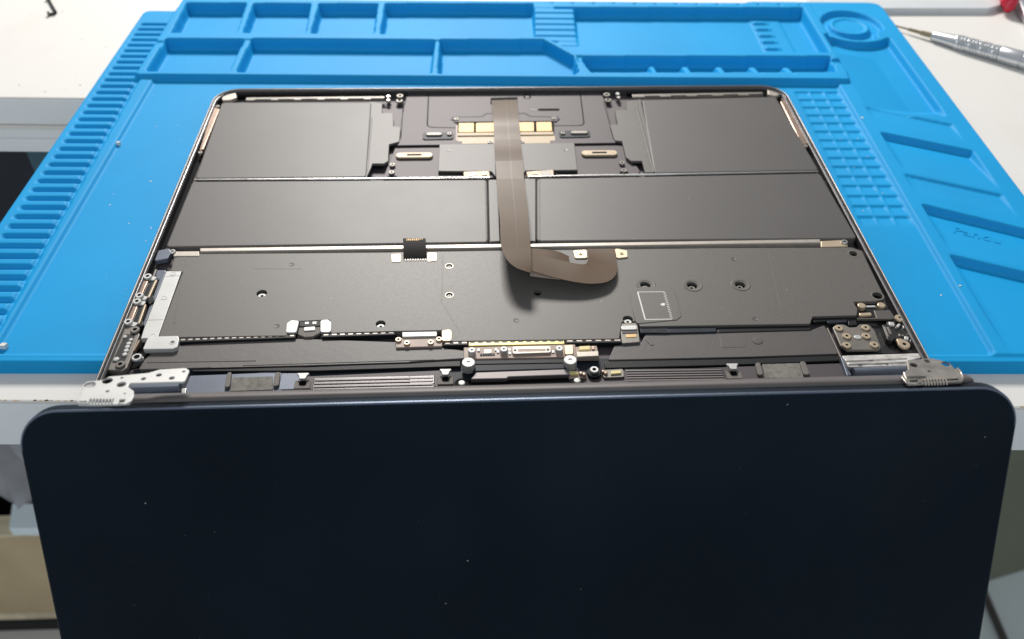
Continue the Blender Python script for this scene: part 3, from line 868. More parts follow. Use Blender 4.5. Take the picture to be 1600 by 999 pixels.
comp('foam_gasket', [(115.6, 33.3), (134.2, 33.6), (133.4, 31.4), (115.8, 30.3)], -3.8, -2.3, 'black', base, 0.3)

# connector with two white ears, lower left of the board
for p_ in ([(-88.9, 33.2), (-87.4, 35.0), (-84.3, 34.5), (-84.5, 27.9), (-88.5, 28.0)], [(-76.3, 34.7), (-73.4, 35.0), (-71.9, 33.2), (-71.4, 27.8), (-75.5, 27.9)]):
    e_ = comp('connector_ear', p_, -2.2, -1.0, 'plate', base, 0.2, 1.0)
    c_ = sum((Vector(q_) for q_ in p_), Vector((0, 0))) / len(p_)
    lathe('ear_hole', [(0.5, -0.99), (0.4, -1.2), (0, -1.2)], c_.x, c_.y, 'hole', e_, 10)
comp('connector_body', [(-84.3, 35.0), (-76.5, 35.1), (-76.1, 31.9), (-84.0, 31.7)], -3, -1.5, 'black', base, 0.2)
for x_ in (495, 555):
    pass
for p_ in ([(-82.1, 34.1), (-80.6, 34.2), (-80.5, 33.0), (-82.0, 32.9)], [(-79.3, 34.2), (-77.7, 34.3), (-77.6, 33.0), (-79.1, 32.9)]):
    comp('spring_finger', p_, -1.6, -1.38, 'plate', base, 0.05)
comp('connector_flex', [(-84.1, 32.0), (-76.2, 32.2), (-75.7, 28.4), (-78.4, 26.4), (-81.2, 26.3), (-84.1, 27.9)], -3, -1.85, 'rubber', base, 0.15, 0.8)
comp('connector_chip', [(-82.1, 31.3), (-78.0, 31.6), (-77.7, 29.6), (-81.8, 29.3)], -2, -1.45, 'plate', base, 0.1, 0.3)
# second connector (617-706) with a pale bar
comp('connector_bar', [(-44.5, 27.3), (-31.3, 27.3), (-31.2, 24.9), (-44.3, 24.7)], -2.4, -1.1, 'plate', base, 0.2)
comp('connector_board', [(-46.8, 24.9), (-29.2, 24.5), (-29.1, 20.0), (-46.5, 19.7)], -3.6, -1.8, 'pcb', base, 0.2, 0.4)
comp('connector_tab', [(-29.5, 27.8), (-26.2, 28.3), (-25.5, 26.6), (-25.6, 22.0), (-29.3, 22.0)], -2.2, -0.95, 'brass', base, 0.2, 0.8)
for p_ in ((-45.7, 23.4), (-42.4, 21.6), (-33.5, 21.7), (-30.4, 23.3)):
    screw(p_, -1.75, 1.2 if p_ else 1, 'brass', base, 0.7)
# centre connector board
cb = comp('display_board', [(-21.1, 19.2), (21.1, 19.8), (20.5, 13.1), (-21.1, 13.0)], -3.6, -1.8, 'pcb', base, 0.25, 0.5)
for p_ in ((-18.0, 16.5), (-6.1, 16.7), (14.6, 16.6)):
    lathe('standoff', [(1.45, -1.8), (1.45, 0.0), (1.2, 0.15), (0.5, 0.15), (0.42, -0.4), (0, -0.4)], p_[0], p_[1] - 0.6, 'plate', cb, 16)
c_ = comp('socket', [(-3.0, 18.5), (11.8, 18.4), (11.5, 14.7), (-3.0, 14.3)], -1.85, -0.9, 'pale', cb, 0.25, 1.0)
comp('socket_well', [(-0.8, 16.9), (9.6, 16.8), (9.5, 15.5), (-0.9, 15.4)], -1.2, -0.885, 'pcb', c_, 0)
for p_ in ((-1.9, 16.3), (10.4, 16.3)):
    lathe('socket_pin', [(0.6, -0.9), (0.5, -0.75), (0, -0.7)], p_[0], p_[1], 'pcb_dark', c_, 10)
comp('board_chip', [(-13.5, 17.5), (-10.6, 17.5), (-10.7, 15.4), (-13.6, 15.3)], -1.85, -1.35, 'pale', cb, 0.1)
for i in range(6):
    x_ = Vector((-14.6, 15.0)).lerp(Vector((-9.9, 15.1)), i / 5)
    comp('board_pin', rect(x_.x - 0.4, x_.y - 0.45, x_.x + 0.4, x_.y + 0.45), -1.85, -1.5, 'black', cb, 0)
for p_ in ((-15.5, 17.4), (-9.0, 17.5), (-8.3, 16.4), (-3.9, 17.3), (-3.9, 15.5), (12.3, 15.8)):
    comp('small_part', rect(p_[0] - 0.5, p_[1] - 0.7, p_[0] + 0.5, p_[1] + 0.7), -1.85, -1.4, 'plate', cb, 0.08)
comp('pale_block', [(16.6, 18.3), (20.1, 18.7), (19.8, 13.5), (16.5, 13.3)], -3.4, -0.7, 'brass', base, 0.3, 0.6)
comp('gold_chip', [(22.4, 18.2), (26.5, 18.4), (26.3, 16.4), (22.2, 16.2)], -3.0, -1.25, 'chip', base, 0.2)
comp('chip_board', [(20.6, 18.7), (29.2, 19.2), (29.4, 12.7), (20.4, 12.7)], -3.6, -2.1, 'pcb', base, 0.2, 0.5)
comp('chip_cap', [(27.0, 18.5), (28.2, 18.5), (28.1, 16.6), (26.9, 16.6)], -2.4, -1.5, 'copper', base, 0.15)
comp('pale_block', [(21.0, 15.1), (29.3, 15.3), (29.1, 12.6), (20.9, 12.3)], -3.0, -1.0, 'pale', base, 0.25, 0.4)
# connector at the right end of the gasket
comp('connector_body', [(39.5, 30.7), (46.3, 31.0), (45.7, 20.3), (38.6, 19.7)], -3.6, -1.7, 'dull', base, 0.2, 0.6)
c_ = comp('connector_clip', [(39.5, 28.8), (45.7, 29.1), (45.5, 26.6), (39.3, 26.5)], -1.9, -1.1, 'plate', base, 0.2, 0.8)
for p_ in ((40.8, 28.0), (44.2, 28.1)):
    lathe('clip_hole', [(0.55, -1.085), (0.4, -1.25), (0, -1.25)], p_[0], p_[1], 'hole', c_, 10)
comp('connector_bar', [(39.7, 26.6), (45.7, 26.7), (45.5, 25.0), (39.6, 24.9)], -2.2, -1.5, 'alu', base, 0.15)
comp('gold_chip', [(40.8, 24.4), (44.9, 24.6), (44.7, 22.9), (40.7, 22.7)], -2.2, -1.5, 'gold', base, 0.1)

# --- lower graphite sheets
g1 = comp('graphite_sheet', [(-134.8, 23.5), (-123.1, 24.2), (-82.8, 26.0), (-46.4, 23.3), (-27.0, 19.4), (-20.3, 18.2), (-19.8, 14.2), (-41.1, 12.8), (-78.6, 12.1), (-113.4, 11.7), (-139.6, 11.4), (-139.3, 15.6)], -4.0, -2.6, 'graphite', base, 0.3, 0.6)
g2 = comp('graphite_sheet', [(36.0, 19.6), (46.4, 21.1), (49.2, 26.2), (75.9, 25.6), (79.0, 25.9), (113.6, 26.1), (119.5, 28.9), (121.1, 13.0), (85.7, 12.2), (32.6, 11.9)], -4.0, -2.6, 'graphite', base, 0.3, 0.6)
comp('sheet_step', [(77.1, 23.7), (87.6, 23.9), (86.0, 17.4), (76.5, 17.4)], -2.9, -2.52, 'graphite', g2, 0.1)
lathe('sheet_boss', [(2.2, -2.7), (2.0, -2.4), (1.0, -2.35), (0, -2.35)], *(91.1, 20.9), 'graphite', g2, 18)
comp('sheet_crease', quad_strip((48.5, 23.3), (50.6, 19.1), 1.8), -2.8, -2.42, 'graphite', g2, 0.25, 0.8)
for seg in (((-102.0, 12.6), (-31.7, 13.8)), ((-137.4, 15.0), (-97.7, 14.9))):
    comp('sheet_lip', quad_strip(seg[0], seg[1], 0.5), -2.9, -2.45, 'graphite', g1, 0.15)

# --- hinge channel along the near edge: dark trough, rails and hardware
comp('channel_trough', [(-142.2, 12.8), (-113.8, 12.4), (-19.8, 14.6), (21.0, 14.6), (120.9, 14.4), (125.2, 1.4), (19.6, -0.3), (-138.9, 0.7)], FLZ + 0.01, -4.3, 'navy', base, 0)
comp('channel_rail', [(-120.5, 8.8), (-96.9, 9.5), (-87.9, 10.8), (-86.3, 0.3), (-121.3, -1.3)], -4.5, -3.5, 'blue_alu', base, 0.2)
comp('channel_rail', [(-87.6, 9.1), (-79.7, 8.9), (-78.6, 1.0), (-87.7, 0.9)], -4.5, -3.38, 'blue_alu', base, 0.2)
comp('channel_rail', [(-79.4, 7.1), (-26.9, 9.0), (-26.8, 0.8), (-78.5, 0.5)], -4.5, -3.2, 'alu', base, 0.3)
comp('channel_rail', [(21.2, 4.9), (34.5, 7.2), (80.0, 8.0), (119.5, 8.9), (121.2, 0.7), (20.8, 0.8)], -4.5, -3.4, 'alu', base, 0.3)
comp('dark_ledge', [(-120.7, 13.0), (-78.6, 11.6), (-22.2, 13.5), (-22.2, 10.5), (-73.6, 9.5), (-120.1, 10.4)], -4.2, -3.0, 'black', base, 0.3)
comp('dark_ledge', [(31.4, 11.8), (85.7, 12.1), (120.0, 12.6), (119.7, 9.9), (77.7, 8.6), (31.0, 8.2)], -4.2, -3.0, 'black', base, 0.3)
# ridged antenna bars
for (a, b, n_, w_) in (((-75.4, 3.1), (-31.8, 3.3), 3, 1.2), ((38.3, 4.0), (74.8, 3.7), 5, 0.9)):
    A, B = Vector(a), Vector(b); nrm = Vector((-(B - A).y, (B - A).x)).normalized()
    ab = comp('antenna_bar', quad_strip(A, B, n_ * w_ * 1.35 + 1.2), -3.6, -3.0, 'rim', base, 0.25)
    for i in range(n_):
        o_ = nrm * (i - (n_ - 1) / 2) * w_ * 1.35
        comp('bar_ridge', quad_strip(A + o_ + (B - A) * 0.01, B + o_ - (B - A) * 0.01, w_ * 0.75), -3.1, -2.7, 'lip', ab, 0.2)
comp('antenna_bar', [(-41.0, 6.1), (-31.7, 6.3), (-31.6, 2.0), (-40.8, 1.6)], -3.6, -2.9, 'rim', base, 0.25)
# grey rubber pads and the worn stickers between them
for p_ in ([(-107.0, 9.0), (-105.5, 9.3), (-104.7, 1.7), (-106.7, 1.5)], [(-89.7, 8.6), (-87.9, 8.9), (-87.3, 2.2), (-89.5, 1.3)],
           [(87.3, 9.0), (89.3, 9.3), (88.9, 2.7), (86.7, 2.5)], [(104.1, 9.2), (106.3, 9.5), (106.3, 2.6), (103.7, 2.0)]):
    comp('rubber_tab', p_, -3.8, -2.3, 'rubber', base, 0.4, 1.1)
for p_ in ([(-104.7, 6.9), (-90.5, 7.2), (-89.4, 0.6), (-104.6, 0.3)], [(90.0, 8.7), (104.1, 9.0), (103.7, 1.5), (89.4, 1.6)]):
    comp('worn_sticker', p_, -4.0, -2.95, 'foam', base, 0.1, 0.3)
# screw tabs
def screw_tab(c_, pad):
    c_ = Vector(c_)
    if pad:
        comp('tab_pad', rect(c_.x - 2.9, c_.y - 4.6, c_.x + 2.9, c_.y - 0.6), -4.0, -2.75, 'rubber', base, 0.2, 0.5)
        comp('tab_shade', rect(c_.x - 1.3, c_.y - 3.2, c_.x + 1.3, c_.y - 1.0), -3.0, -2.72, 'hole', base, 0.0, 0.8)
    t_ = comp('screw_tab', [(c_.x - 2.6, c_.y + 1.6), (c_.x + 2.6, c_.y + 1.6), (c_.x + 1.5, c_.y + 0.2), (c_.x + 1.2, c_.y - 1.4), (c_.x - 1.2, c_.y - 1.4), (c_.x - 1.5, c_.y + 0.2)], -2.0, -1.1, 'plate', base, 0.25, 0.7)
    for dx in (-0.45, 0.45):
        lathe('tab_hole', [(0.3, -1.09), (0.2, -1.2), (0, -1.2)], c_.x + dx, c_.y - 0.1, 'hole', t_, 8)
screw_tab((-79.1, 5.3), True)
screw_tab((-27.7, 6.0), True)
screw_tab((78.1, 6.1), True)
for p_ in ((26.7, 5.9),):
    lathe('black_collar', [(2.6, -4), (2.6, -2.2), (2.2, -2.0), (0, -2.0)], p_[0], p_[1] - 0.4, 'black', base, 20)
    screw(p_, -1.9, 1.65, 'plate', base, 0.9)
# centre vent housing
comp('vent_housing', [(-18.6, 12.3), (17.1, 12.4), (17.0, 6.9), (-17.3, 6.4)], -4.3, -1.7, 'navy', base, 0.5, 0.8)
comp('vent_step', [(-18.0, 11.2), (16.6, 11.2), (16.5, 9.8), (-17.9, 9.9)], -2.0, -1.45, 'black', base, 0.25)
comp('vent_lip', [(-16.7, 6.4), (16.7, 7.3), (18.0, 5.2), (17.9, 4.2), (-4.7, 3.7), (-5.6, 2.9), (-18.7, 2.9)], -4.2, -1.95, 'lip', base, 0.6, 0.4)
comp('vent_slot', [(-19.1, 4.2), (19.1, 5.2), (19.1, 1.6), (-19.8, 1.0)], -4.5, -3.6, 'hole', base, 0)
for p_ in ((-19.3, 9.2), (18.1, 9.5)):
    lathe('pillar', [(2.6, -3.0), (2.5, -0.4), (2.4, 0.35), (2.2, 0.5), (0.7, 0.5), (0.6, 0.2), (0, 0.2)], p_[0], p_[1], 'plate', base, 22)
for p_ in ((-21.8, 1.6), (20.1, 1.7)):
    lathe('round_well', [(2.6, -4), (2.6, -3.0), (2.3, -2.95), (0, -2.95)], p_[0], p_[1] + 0.3, 'hole', base, 18)
    lathe('white_button', [(1.25, -3), (1.25, -2.4), (1.0, -2.2), (0, -2.1)], p_[0], p_[1], 'plate', base, 16)
for pts in ([(17.0, 6.0), (20.8, 6.2), (20.7, 4.5), (17.2, 4.3)], [(32.7, 6.1), (36.7, 6.1), (36.5, 4.6), (32.7, 4.3)][1:] + [(32.9, 5.8)]):
    comp('gold_chip', pts, -3.4, -2.0, 'chip', base, 0.2)
comp('chip_board', [(17.0, 6.1), (23.7, 6.4), (23.8, 3.3), (17.3, 3.0)], -4, -2.8, 'pcb', base, 0.2, 0.8)
comp('chip_board', [(29.8, 6.0), (30.4, 7.0), (37.8, 7.4), (37.6, 3.2), (29.8, 3.0)], -4, -2.6, 'dull', base, 0.2, 0.8)
for p_ in ((30.1, 5.7), (30.9, 4.9), (21.8, 5.0), (22.9, 4.4)):
    lathe('small_bead', [(0.75, -3), (0.75, -2.1), (0.5, -1.8), (0, -1.75)], p_[0], p_[1], 'copper', base, 10)
# blue-black hinge barrels at both corners of the channel
tube('hinge_barrel', [(*(-139.7, 0.6), -2.6), (*(-122.1, 1.0), -2.6)], 2.6, 'blue_alu', base, 18)
tube('hinge_barrel', [(*(122.3, 2.5), -2.6), (*(141.9, 3.1), -2.6)], 2.3, 'blue_alu', base, 18)
comp('barrel_cap', [(-121.8, 1.3), (-119.8, 1.5), (-119.5, -2.5), (-120.6, -3.0)], -3.5, -2.0, 'steel', base, 0.3, 0.6)

# --- left port corner
comp('port_bay', [(-149.4, 71.1), (-143.2, 70.2), (-139.6, 37.1), (-138.5, 14.9), (-150.3, 11.5), (-152.9, 14.6), (-153.3, 43.0)], FLZ + 0.01, -4.2, 'hole', base, 0)
# pale plate of the port flex
pp = comp('port_plate', [(-142.4, 65.7), (-136.3, 65.5), (-136.1, 26.8), (-142.3, 26.3), (-142.6, 32.9)], -3.4, -1.25, 'plate', base, 0.2)
comp('port_plate_side', [(-144.4, 65.9), (-142.9, 66.4), (-143.2, 34.0), (-144.1, 35.1)], -3.8, -2.1, 'blue_alu', base, 0.2)
for p_ in ((-139.4, 64.1), (-139.3, 49.2), (-138.2, 27.8)):
    lathe('plate_boss', [(1.25, -1.25), (1.2, -1.1), (0.8, -1.1), (0.7, -1.2), (0, -1.2)], p_[0], p_[1], 'plate', pp, 14)
for s_ in (((-141.8, 62.2), (-136.0, 62.6)), ((-143.1, 36.4), (-136.4, 36.5))):
    comp('plate_line', quad_strip(s_[0], s_[1], 0.25), -1.4, -1.235, 'dull', pp, 0)
pb_ = comp('bracket_plate', [(-139.6, 26.9), (-128.6, 27.1), (-127.7, 25.4), (-127.4, 20.9), (-128.9, 20.0), (-139.9, 20.1)], -2.9, -0.8, 'plate', base, 0.3, 0.7)
lathe('plate_boss', [(1.25, -0.85), (1.2, -0.7), (0.8, -0.7), (0.7, -0.8), (0, -0.8)], *(-129.8, 23.6), 'plate', pb_, 14)
def usb_port(q4, inner, s1, s2):
    u_ = comp('usb_port', q4, -4, -1.5, 'dull', base, 0.3, 0.5)
    A, B = Vector(q4[0]), Vector(q4[3]); Cc, D = Vector(q4[1]), Vector(q4[2])
    comp('port_shell', [tuple(A.lerp(Cc, 0.05)), tuple(A.lerp(Cc, 0.52)), tuple(B.lerp(D, 0.52)), tuple(B.lerp(D, 0.05))], -2.5, -0.9, 'copper', u_, 0.5, 0.4)
    comp('port_trim', [tuple(A.lerp(Cc, 0.0)), tuple(A.lerp(Cc, 0.08)), tuple(B.lerp(D, 0.08)), tuple(B.lerp(D, 0.0))], -2.5, -0.8, 'brass', u_, 0.15)
    comp('port_slot', [tuple(A.lerp(Cc, 0.56)), tuple(A.lerp(Cc, 0.82)), tuple(B.lerp(D, 0.82)), tuple(B.lerp(D, 0.56))], -2.5, -1.42, 'black', u_, 0.0, 0.3)
    comp('port_trim', [tuple(A.lerp(Cc, 0.9)), tuple(A.lerp(Cc, 1.0)), tuple(B.lerp(D, 1.0)), tuple(B.lerp(D, 0.9))], -2.5, -0.9, 'brass', u_, 0.15)
    for s_, arm in (s1, s2):
        screw(s_, -0.9, 1.65, 'plate', u_, 0.8)
        comp('screw_arm', quad_strip(s_, arm, 2.2), -1.9, -0.95, 'plate', u_, 0.2, 0.5)
usb_port([(-151.6, 59.9), (-144.6, 60.1), (-145.0, 49.4), (-151.8, 49.2)], None, ((-148.6, 61.5), (-145.6, 60.7)), ((-148.8, 49.9), (-146.0, 48.7)))
usb_port([(-151.4, 44.9), (-145.1, 45.1), (-144.8, 34.4), (-151.5, 34.5)], None, ((-148.8, 46.4), (-145.9, 45.9)), ((-149.0, 34.8), (-145.9, 33.7)))
for p_ in ([(-145.9, 49.7), (-144.3, 51.6), (-142.5, 47.8), (-144.3, 45.3)], [(-145.6, 35.6), (-144.2, 36.7), (-143.4, 33.9), (-144.5, 32.5)]):
    comp('black_block', p_, -4, -1.4, 'black', base, 0.3, 0.4)
# charging port board
mb = comp('charge_board', [(-150.4, 33.4), (-148.2, 34.3), (-143.4, 28.9), (-143.3, 27.6), (-143.3, 11.1), (-144.4, 9.6), (-149.8, 10.3), (-151.0, 11.9), (-150.2, 30.4)], -3.6, -1.3, 'dull', base, 0.3, 0.6)
comp('charge_well', [(-148.8, 28.7), (-144.8, 28.9), (-144.9, 13.9), (-149.4, 13.7)], -1.8, -1.27, 'pcb_dark', mb, 0.0, 0.4)
for p_, r_ in (((-148.3, 27.2), 0.8), ((-145.6, 25.5), 0.8), ((-145.9, 23.5), 0.95), ((-145.9, 21.7), 0.95), ((-145.8, 19.8), 0.95), ((-145.8, 17.8), 0.95), ((-148.2, 15.4), 1.1)):
    lathe('charge_pin', [(r_, -1.5), (r_, -0.95), (r_ * 0.7, -0.7), (0, -0.65)], p_[0], p_[1], 'plate', mb, 12)
screw((-145.4, 30.6), -1.2, 1.75, 'dull', mb, 0.8)
screw((-145.8, 12.4), -1.2, 1.75, 'dull', mb, 0.8)
comp('contact_strip', [(-143.2, 25.6), (-142.4, 25.7), (-142.9, 20.1), (-143.7, 19.8)], -3, -1.3, 'copper', base, 0.2)
screw((-140.9, 16.1), -1.4, 1.9, 'plate', base, 0.8, 'screw', 0.55)
comp('screw_arm', quad_strip((-140.9, 15.9), (-139.4, 17.3), 2.6), -2.4, -1.45, 'plate', base, 0.2, 0.5)
comp('port_strut', quad_strip((-147.2, 67.5), (-147.0, 61.0), 0.8), -3, -1.6, 'dull', base, 0.15)

# --- right audio corner
comp('audio_bay', [(122.6, 34.0), (135.2, 35.3), (150.9, 34.4), (153.3, 30.2), (153.3, 14.3), (122.4, 14.1)], FLZ + 0.01, -4.15, 'pcb_dark', base, 0)
comp('notch_floor', [(134.9, 41.4), (147.8, 41.3), (148.8, 32.3), (134.0, 32.6)], -3.8, -2.7, 'black', base, 0.1)
for p_ in ((137.1, 38.2), (145.1, 38.3)):
    lathe('standoff', [(1.6, -2.8), (1.6, -1.2), (1.3, -1.0), (0, -1.0)], p_[0], p_[1], 'brass', base, 16)
for i in range(8):
    x_ = Vector((139.7, 38.8)).lerp(Vector((142.8, 38.8)), i / 7)
    comp('board_pin', rect(x_.x - 0.22, x_.y - 0.4, x_.x + 0.22, x_.y + 0.4), -2.75, -2.2, 'plate', base, 0)
comp('connector_flex', [(134.9, 34.6), (139.9, 34.9), (139.7, 33.1), (134.7, 32.8)], -2.8, -1.8, 'brass', base, 0.3, 0.6)
comp('audio_cover', [(141.5, 35.7), (147.8, 35.9), (148.2, 31.4), (140.9, 31.3)], -3.0, -1.7, 'graphite', base, 0.15)
comp('cover_edge', quad_strip((141.5, 35.7), (141.0, 31.1), 0.5), -2.4, -1.6, 'dull', base, 0.1)
comp('cover_edge', quad_strip((133.2, 31.3), (148.3, 31.2), 0.4), -2.8, -1.72, 'dull', base, 0.1)
sp = comp('spring_plate', [(121.8, 26.5), (124.0, 28.0), (126.8, 27.9), (128.3, 26.2), (131.2, 26.3), (133.0, 27.9), (136.4, 27.9), (137.6, 24.4), (137.0, 15.5), (135.9, 13.9), (123.7, 13.9), (121.7, 16.4)], -2.6, -1.55, 'dull', base, 0.25, 1.0)
comp('plate_groove', fillet_path([(124.1, 22.7), (125.5, 23.9), (134.7, 24.2), (135.4, 20.9), (134.2, 19.5), (124.4, 19.2)], 1.5), -1.9, -1.535, 'copper', sp, 0.0)
comp('plate_island', fillet_path([(124.3, 22.4), (125.5, 23.6), (134.4, 23.8), (135.0, 20.9), (134.0, 19.8), (124.7, 19.6)], 1.5), -1.9, -1.515, 'dull', sp, 0.0)
for p_ in ((123.8, 25.5), (134.3, 25.5), (125.5, 21.0), (133.0, 20.9), (123.9, 16.1), (134.5, 16.1)):
    screw(p_, -1.5, 1.65, 'brass', sp, 0.6, 'screw', 0.3)
comp('weld_blob', quad_strip((128.2, 20.4), (131.0, 20.6), 2.4), -1.7, -1.15, 'plate', sp, 0.3, 1.1)
comp('plate_clip', [(129.2, 30.5), (132.7, 30.7), (132.1, 27.9), (128.4, 27.5)], -2.9, -1.9, 'black', base, 0.3, 0.5)
comp('black_bridge', [(121.1, 30.9), (129.4, 31.3), (128.7, 29.7), (120.7, 29.1)], -3.2, -2.1, 'navy', base, 0.3, 0.8)
comp('bay_edge', quad_strip((119.9, 26.6), (120.2, 10.7), 0.5), -3.6, -2.0, 'dull', base, 0.15)
jk = comp('jack_body', [(141.6, 27.5), (144.5, 28.2), (144.6, 20.2), (142.5, 18.3), (140.8, 19.3)], -3.8, -1.7, 'pcb_dark', base, 0.4, 0.9)
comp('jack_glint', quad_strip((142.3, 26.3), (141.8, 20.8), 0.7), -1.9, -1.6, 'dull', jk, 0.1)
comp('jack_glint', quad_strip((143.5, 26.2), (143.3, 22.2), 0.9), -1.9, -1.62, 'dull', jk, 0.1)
comp('audio_board', [(144.4, 30.0), (152.4, 30.3), (152.0, 18.8), (144.3, 19.0)], -3.8, -2.4, 'pcb_dark', base, 0.2, 0.5)
for (p_, q_, w_) in (((144.6, 28.1), (146.7, 27.8), 2.2), ((147.7, 27.4), (148.4, 26.7), 2.4), ((149.8, 28.1), (150.9, 27.8), 2.2), ((149.5, 26.3), (150.5, 26.1), 1.8),
                     ((146.3, 25.8), (146.9, 25.6), 1.0), ((146.1, 21.8), (147.0, 21.5), 1.4), ((147.8, 20.2), (149.3, 19.6), 2.0), ((149.7, 19.2), (151.2, 18.6), 1.8), ((149.5, 21.9), (150.7, 22.1), 1.0), ((147.4, 21.1), (148.0, 21.7), 0.9), ((149.7, 17.7), (151.1, 16.7), 0.8)):
    comp('small_part', quad_strip(p_, q_, w_), -2.8, -1.6, 'plate' if w_ > 1.5 else 'dull', base, 0.25, 0.4)
screw((149.5, 30.3), -1.5, 1.95, 'brass', base, 0.9, 'screw', 0.3)
screw((145.8, 15.7), -1.5, 2.3, 'brass', base, 0.9, 'screw', 0.3)
comp('screw_arm', [(144.2, 19.4), (146.2, 19.6), (148.0, 17.4), (144.3, 14.6)], -2.4, -1.4, 'brass', base, 0.25, 0.6)
# scuffed right hinge foot
hf = comp('hinge_foot', [(120.4, 10.8), (151.1, 11.4), (150.1, 9.0), (144.3, 7.5), (143.3, 5.0), (121.0, 4.8)], -3.6, -1.3, 'scuffed', base, 0.2, 0.5)
for a_, b_ in (((120.7, 8.2), (144.2, 9.1)), ((121.0, 6.4), (143.5, 7.1))):
    comp('foot_rib', quad_strip(a_, b_, 1.3), -1.6, -0.9, 'scuffed', hf, 0.3)
comp('foot_slot', [(125.8, 4.9), (139.9, 5.3), (139.6, 4.4), (125.5, 4.0)], -4, -2.6, 'hole', base, 0)
for p_ in ((125.6, 6.3), (135.7, 6.5), (130.5, 7.8)):
    lathe('foot_hole', [(0.7, -0.88), (0.5, -1.1), (0, -1.1)], p_[0], p_[1], 'dull', hf, 10)
comp('foot_frame', fillet_path([(119.8, 10.4), (120.7, 10.3), (120.7, 3.4), (121.5, 0.9), (119.2, 0.9)], 1.5), -3.8, -1.6, 'blue_alu', base, 0.3)
# dark strips painting the shade in the gaps along the side walls
comp('side_gap_shade', [(149.0, 154.7), (153.2, 154.6), (151.7, 76.7), (148.8, 75.5), (149.7, 134.3)], -4.55, -4.0, 'hole', base, 0)
comp('side_gap_shade', [(-149.7, 155.0), (-147.8, 157.2), (-147.8, 139.5), (-147.7, 88.8), (-148.9, 78.8), (-151.1, 78.8)], -4.55, -4.0, 'hole', base, 0)
comp('side_gap_shade', [(150.3, 72.4), (152.8, 72.3), (152.1, 26.7), (149.3, 26.1)], -4.55, -4.0, 'hole', base, 0)

# --- the loose flex ribbon, folded over the board
def sheet_mesh(pairs, th=0.18, sub=3):
    L_ = [Vector(p[0]) for p in pairs]; R_ = [Vector(p[1]) for p in pairs]
    def cr(P, t):
        n = len(P) - 1; i = min(int(t * n), n - 1); f_ = t * n - i
        p0, p1, p2, p3 = P[max(i - 1, 0)], P[i], P[i + 1], P[min(i + 2, n)]
        return 0.5 * ((2 * p1) + (p2 - p0) * f_ + (2 * p0 - 5 * p1 + 4 * p2 - p3) * f_ ** 2 + (3 * p1 - p0 - 3 * p2 + p3) * f_ ** 3)
    N = (len(pairs) - 1) * sub
    bm = bmesh.new()
    rows = []
    for i in range(N + 1):
        t = i / N
        l, r_ = cr(L_, t), cr(R_, t)
        rows.append([l.lerp(r_, k / 4) for k in range(5)])
    top = [[bm.verts.new(p) for p in row] for row in rows]
    low = [[bm.verts.new(p - Vector((0, 0, th))) for p in row] for row in rows]
    for i in range(N):
        for k in range(4):
            bm.faces.new((top[i][k], top[i][k + 1], top[i + 1][k + 1], top[i + 1][k]))
            bm.faces.new((low[i][k], low[i + 1][k], low[i + 1][k + 1], low[i][k + 1]))
        bm.faces.new((top[i][0], top[i + 1][0], low[i + 1][0], low[i][0]))
        bm.faces.new((top[i][4], low[i][4], low[i + 1][4], top[i + 1][4]))
    for i in (0, N):
        for k in range(4):
            bm.faces.new((top[i][k], top[i][k + 1], low[i][k + 1], low[i][k]))
    return bm
RIB = [((*(-6.5, 204.9), -2.4), (*(7.1, 205.4), -2.4)),
       ((*(-6.4, 192.8), -1.2), (*(6.9, 193.2), -1.2)),
       ((*(-6.1, 178.3), -0.2), (*(6.9, 178.7), -0.2)),
       ((*(-6.1, 167.9), -1.3), (*(7.1, 168.3), -1.3)),
       ((*(-6.0, 155.5), -0.9), (*(7.1, 155.8), -0.9)),
       ((*(-6.1, 141.8), 0.6), (*(7.1, 142.3), 0.5)),
       ((*(-5.9, 126.9), 0.5), (*(6.9, 127.4), 0.4)),
       ((*(-5.8, 108.3), 2.2), (*(7.2, 109.1), 1.8)),
       ((*(-5.5, 89.4), 4.6), (*(6.9, 89.7), 3.8)),
       ((*(-5.7, 74.2), 7.0), (*(6.6, 74.9), 5.6)),
       ((*(-5.2, 63.8), 8.6), (*(6.4, 65.9), 7.0)),
       ((*(-3.2, 56.4), 9.2), (*(6.2, 59.0), 7.6)),
       ((*(0.2, 52.2), 9.0), (*(6.0, 54.3), 7.8)),
       ((*(5.2, 50.1), 8.4), (*(5.9, 51.2), 7.8))]
RIB2 = [((*(3.5, 55.0), 6.0), (*(4.8, 69.3), 4.0)),
       ((*(8.6, 53.6), 5.4), (*(10.2, 66.7), 3.6)),
       ((*(15.6, 51.4), 4.4), (*(17.7, 64.1), 3.2)),
       ((*(23.7, 49.7), 3.4), (*(24.9, 62.0), 2.8)),
       ((*(30.2, 49.5), 2.6), (*(28.6, 62.0), 2.4)),
       ((*(36.9, 51.5), 1.9), (*(29.9, 64.1), 2.0)),
       ((*(41.0, 56.9), 1.3), (*(30.5, 66.8), 1.5)),
       ((*(42.3, 64.4), 0.5), (*(30.9, 69.9), 0.7)),
       ((*(43.0, 75.7), -0.7), (*(31.3, 75.9), -0.7))]
rb = finish('flex_ribbon', sheet_mesh(RIB), 'ribbon', base, 60)
finish('ribbon_fold', sheet_mesh(RIB2), 'ribbon', rb, 60)
